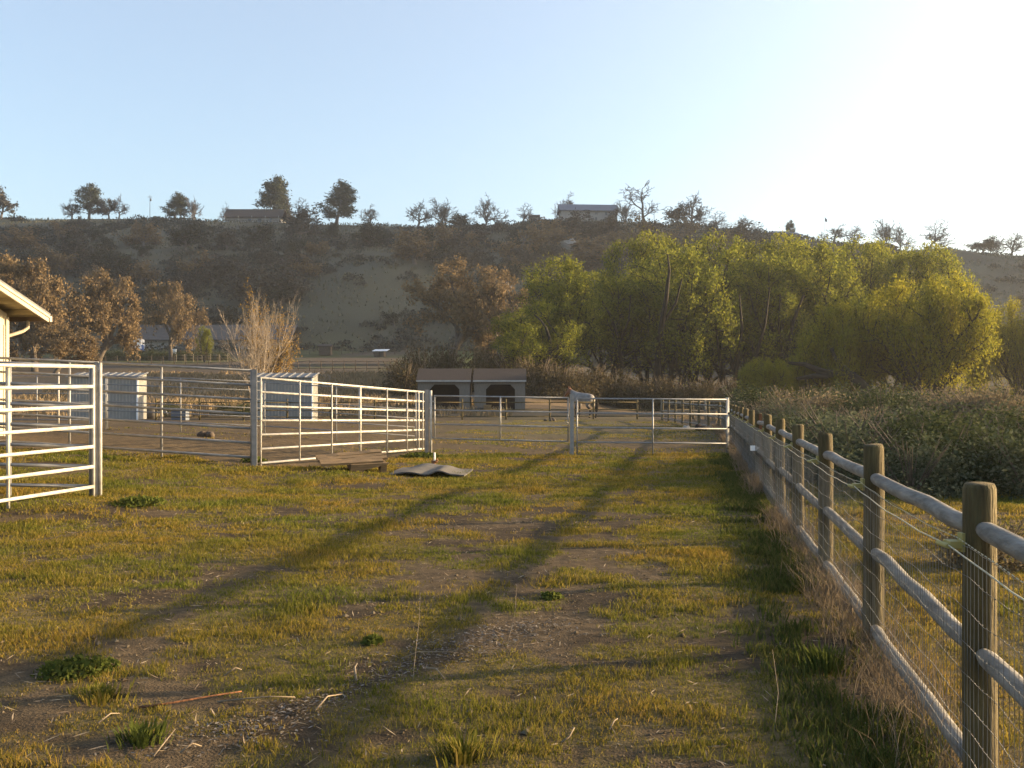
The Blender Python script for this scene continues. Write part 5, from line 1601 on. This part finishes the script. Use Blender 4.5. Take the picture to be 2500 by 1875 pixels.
# the horse looks along local +X; rump at -X
q = G(1425, 66)
hs = thing('horse', 'pale roan horse with dark legs seen from behind at the back fence', 'horse', q, R(128)); hs.scale = (1.18, 1.18, 1.18)
J = [(-.55, 0, 1.18, .30, .33),       # 0 pelvis
     (-.15, 0, 1.14, .29, .33), (.25, 0, 1.15, .28, .33), (.58, 0, 1.20, .24, .30),   # 1-3 barrel, chest
     (.85, 0, 1.38, .15, .20), (1.08, 0, 1.52, .11, .15), (1.22, 0, 1.60, .095, .12),  # 4-6 neck, poll
     (1.40, 0, 1.46, .09, .11), (1.58, 0, 1.28, .06, .075), (1.66, 0, 1.20, .055, .06),  # 7-9 head
     (-.80, 0, 1.16, .20, .24)]       # 10 rump
E = [(0, 1), (1, 2), (2, 3), (3, 4), (4, 5), (5, 6), (6, 7), (7, 8), (8, 9), (0, 10)]
for s in (-1, 1):
    b0 = len(J)      # hind leg: hip, stifle (forward), hock (back), fetlock, hoof
    dx = .10 * s
    J += [(-.62, .17 * s, .95, .17, .15), (-.50 + dx * .5, .17 * s, .76, .115, .11), (-.82 + dx, .15 * s, .50, .06, .065), (-.76 + dx, .15 * s, .20, .042), (-.72 + dx, .15 * s, .04, .06)]
    E += [(0, b0), (b0, b0 + 1), (b0 + 1, b0 + 2), (b0 + 2, b0 + 3), (b0 + 3, b0 + 4)]
    b0 = len(J)      # fore leg: shoulder, elbow, knee, fetlock, hoof
    J += [(.52, .16 * s, .98, .13, .14), (.48, .16 * s, .78, .085), (.52, .15 * s, .46, .055), (.51, .15 * s, .18, .04), (.54, .15 * s, .04, .055)]
    E += [(3, b0), (b0, b0 + 1), (b0 + 1, b0 + 2), (b0 + 2, b0 + 3), (b0 + 3, b0 + 4)]
    b0 = len(J)      # ears
    J += [(1.22, .05 * s, 1.72, .03), (1.23, .06 * s, 1.84, .008)]
    E += [(6, b0), (b0, b0 + 1)]
skin_body('body', M['roan'], J, E, hs)
mb = MB(); mb.tube([(-.94, 0, 1.26), (-1.05, 0, 1.15), (-1.09, 0, .85), (-1.06, 0, .5), (-1.05, 0, .30)], [.05, .075, .10, .085, .02], 10); mb.build('tail', M['hair'], hs, True)
mb = MB(); mb.prism([(.62, 1.46), (1.22, 1.74), (1.30, 1.72), (1.20, 1.60), (.85, 1.44)], 'y', -.025, .03); mb.build('mane', M['hair'], hs)

# ------------------------------------------------------------------ sun, sky, camera
w = bpy.data.worlds.new('World'); C.world = w; w.use_nodes = True
nt = w.node_tree; bg = nt.nodes['Background']
sky = nt.nodes.new('ShaderNodeTexSky'); sky.sky_type = 'NISHITA'; sky.sun_disc = False
sky.sun_elevation = R(SUN_EL); sky.sun_rotation = R(SUN_AZ)
sky.air_density = 1.0; sky.dust_density = 5.0; sky.ozone_density = 1.4; sky.altitude = 600
nt.links.new(sky.outputs[0], bg.inputs[0]); bg.inputs[1].default_value = .115
sd = bpy.data.lights.new('sun', 'SUN'); sd.energy = 5.0; sd.angle = R(.6); sd.color = (1.0, .73, .41)
so = bpy.data.objects.new('sun', sd); COL.objects.link(so)
dv = Vector((math.sin(R(SUN_AZ)) * math.cos(R(SUN_EL)), math.cos(R(SUN_AZ)) * math.cos(R(SUN_EL)), math.sin(R(SUN_EL))))
so.rotation_euler = dv.to_track_quat('Z', 'Y').to_euler(); so.location = (60, 10, 40)
# the evening haze lying over the valley
mb = MB(); mb.box(((XA[0] + XA[-1]) / 2, (YA[0] + YA[-1]) / 2, 150), (XA[-1] - XA[0] + 8, YA[-1] - YA[0] + 8, 304))
m, nt, out = newmat('haze')
vp = nt.nodes.new('ShaderNodeVolumePrincipled'); vp.inputs['Color'].default_value = (.92, .95, 1, 1); vp.inputs['Density'].default_value = .00022
vp.inputs['Anisotropy'].default_value = .35
nt.links.new(vp.outputs[0], out.inputs['Volume'])
hz = mb.build('haze', m); tag(hz, kind='stuff')
cd = bpy.data.cameras.new('camera'); cam = bpy.data.objects.new('camera', cd); COL.objects.link(cam)
cam.location = (0, 0, CH + gz(0, 0) * 0); cam.rotation_euler = (R(90), 0, 0)
cd.sensor_width = 36; cd.lens = 36 * F / 2500; cd.shift_y = (HY - 937.5) / 2500; cd.clip_start = .05; cd.clip_end = 3000
C.camera = cam
C.view_settings.view_transform = 'Standard'; C.view_settings.look = 'None'; C.view_settings.exposure = 1.85; C.view_settings.gamma = 1
C.render.engine = 'CYCLES'; C.cycles.max_bounces = 6; C.cycles.transparent_max_bounces = 4
C.cycles.use_denoising = True
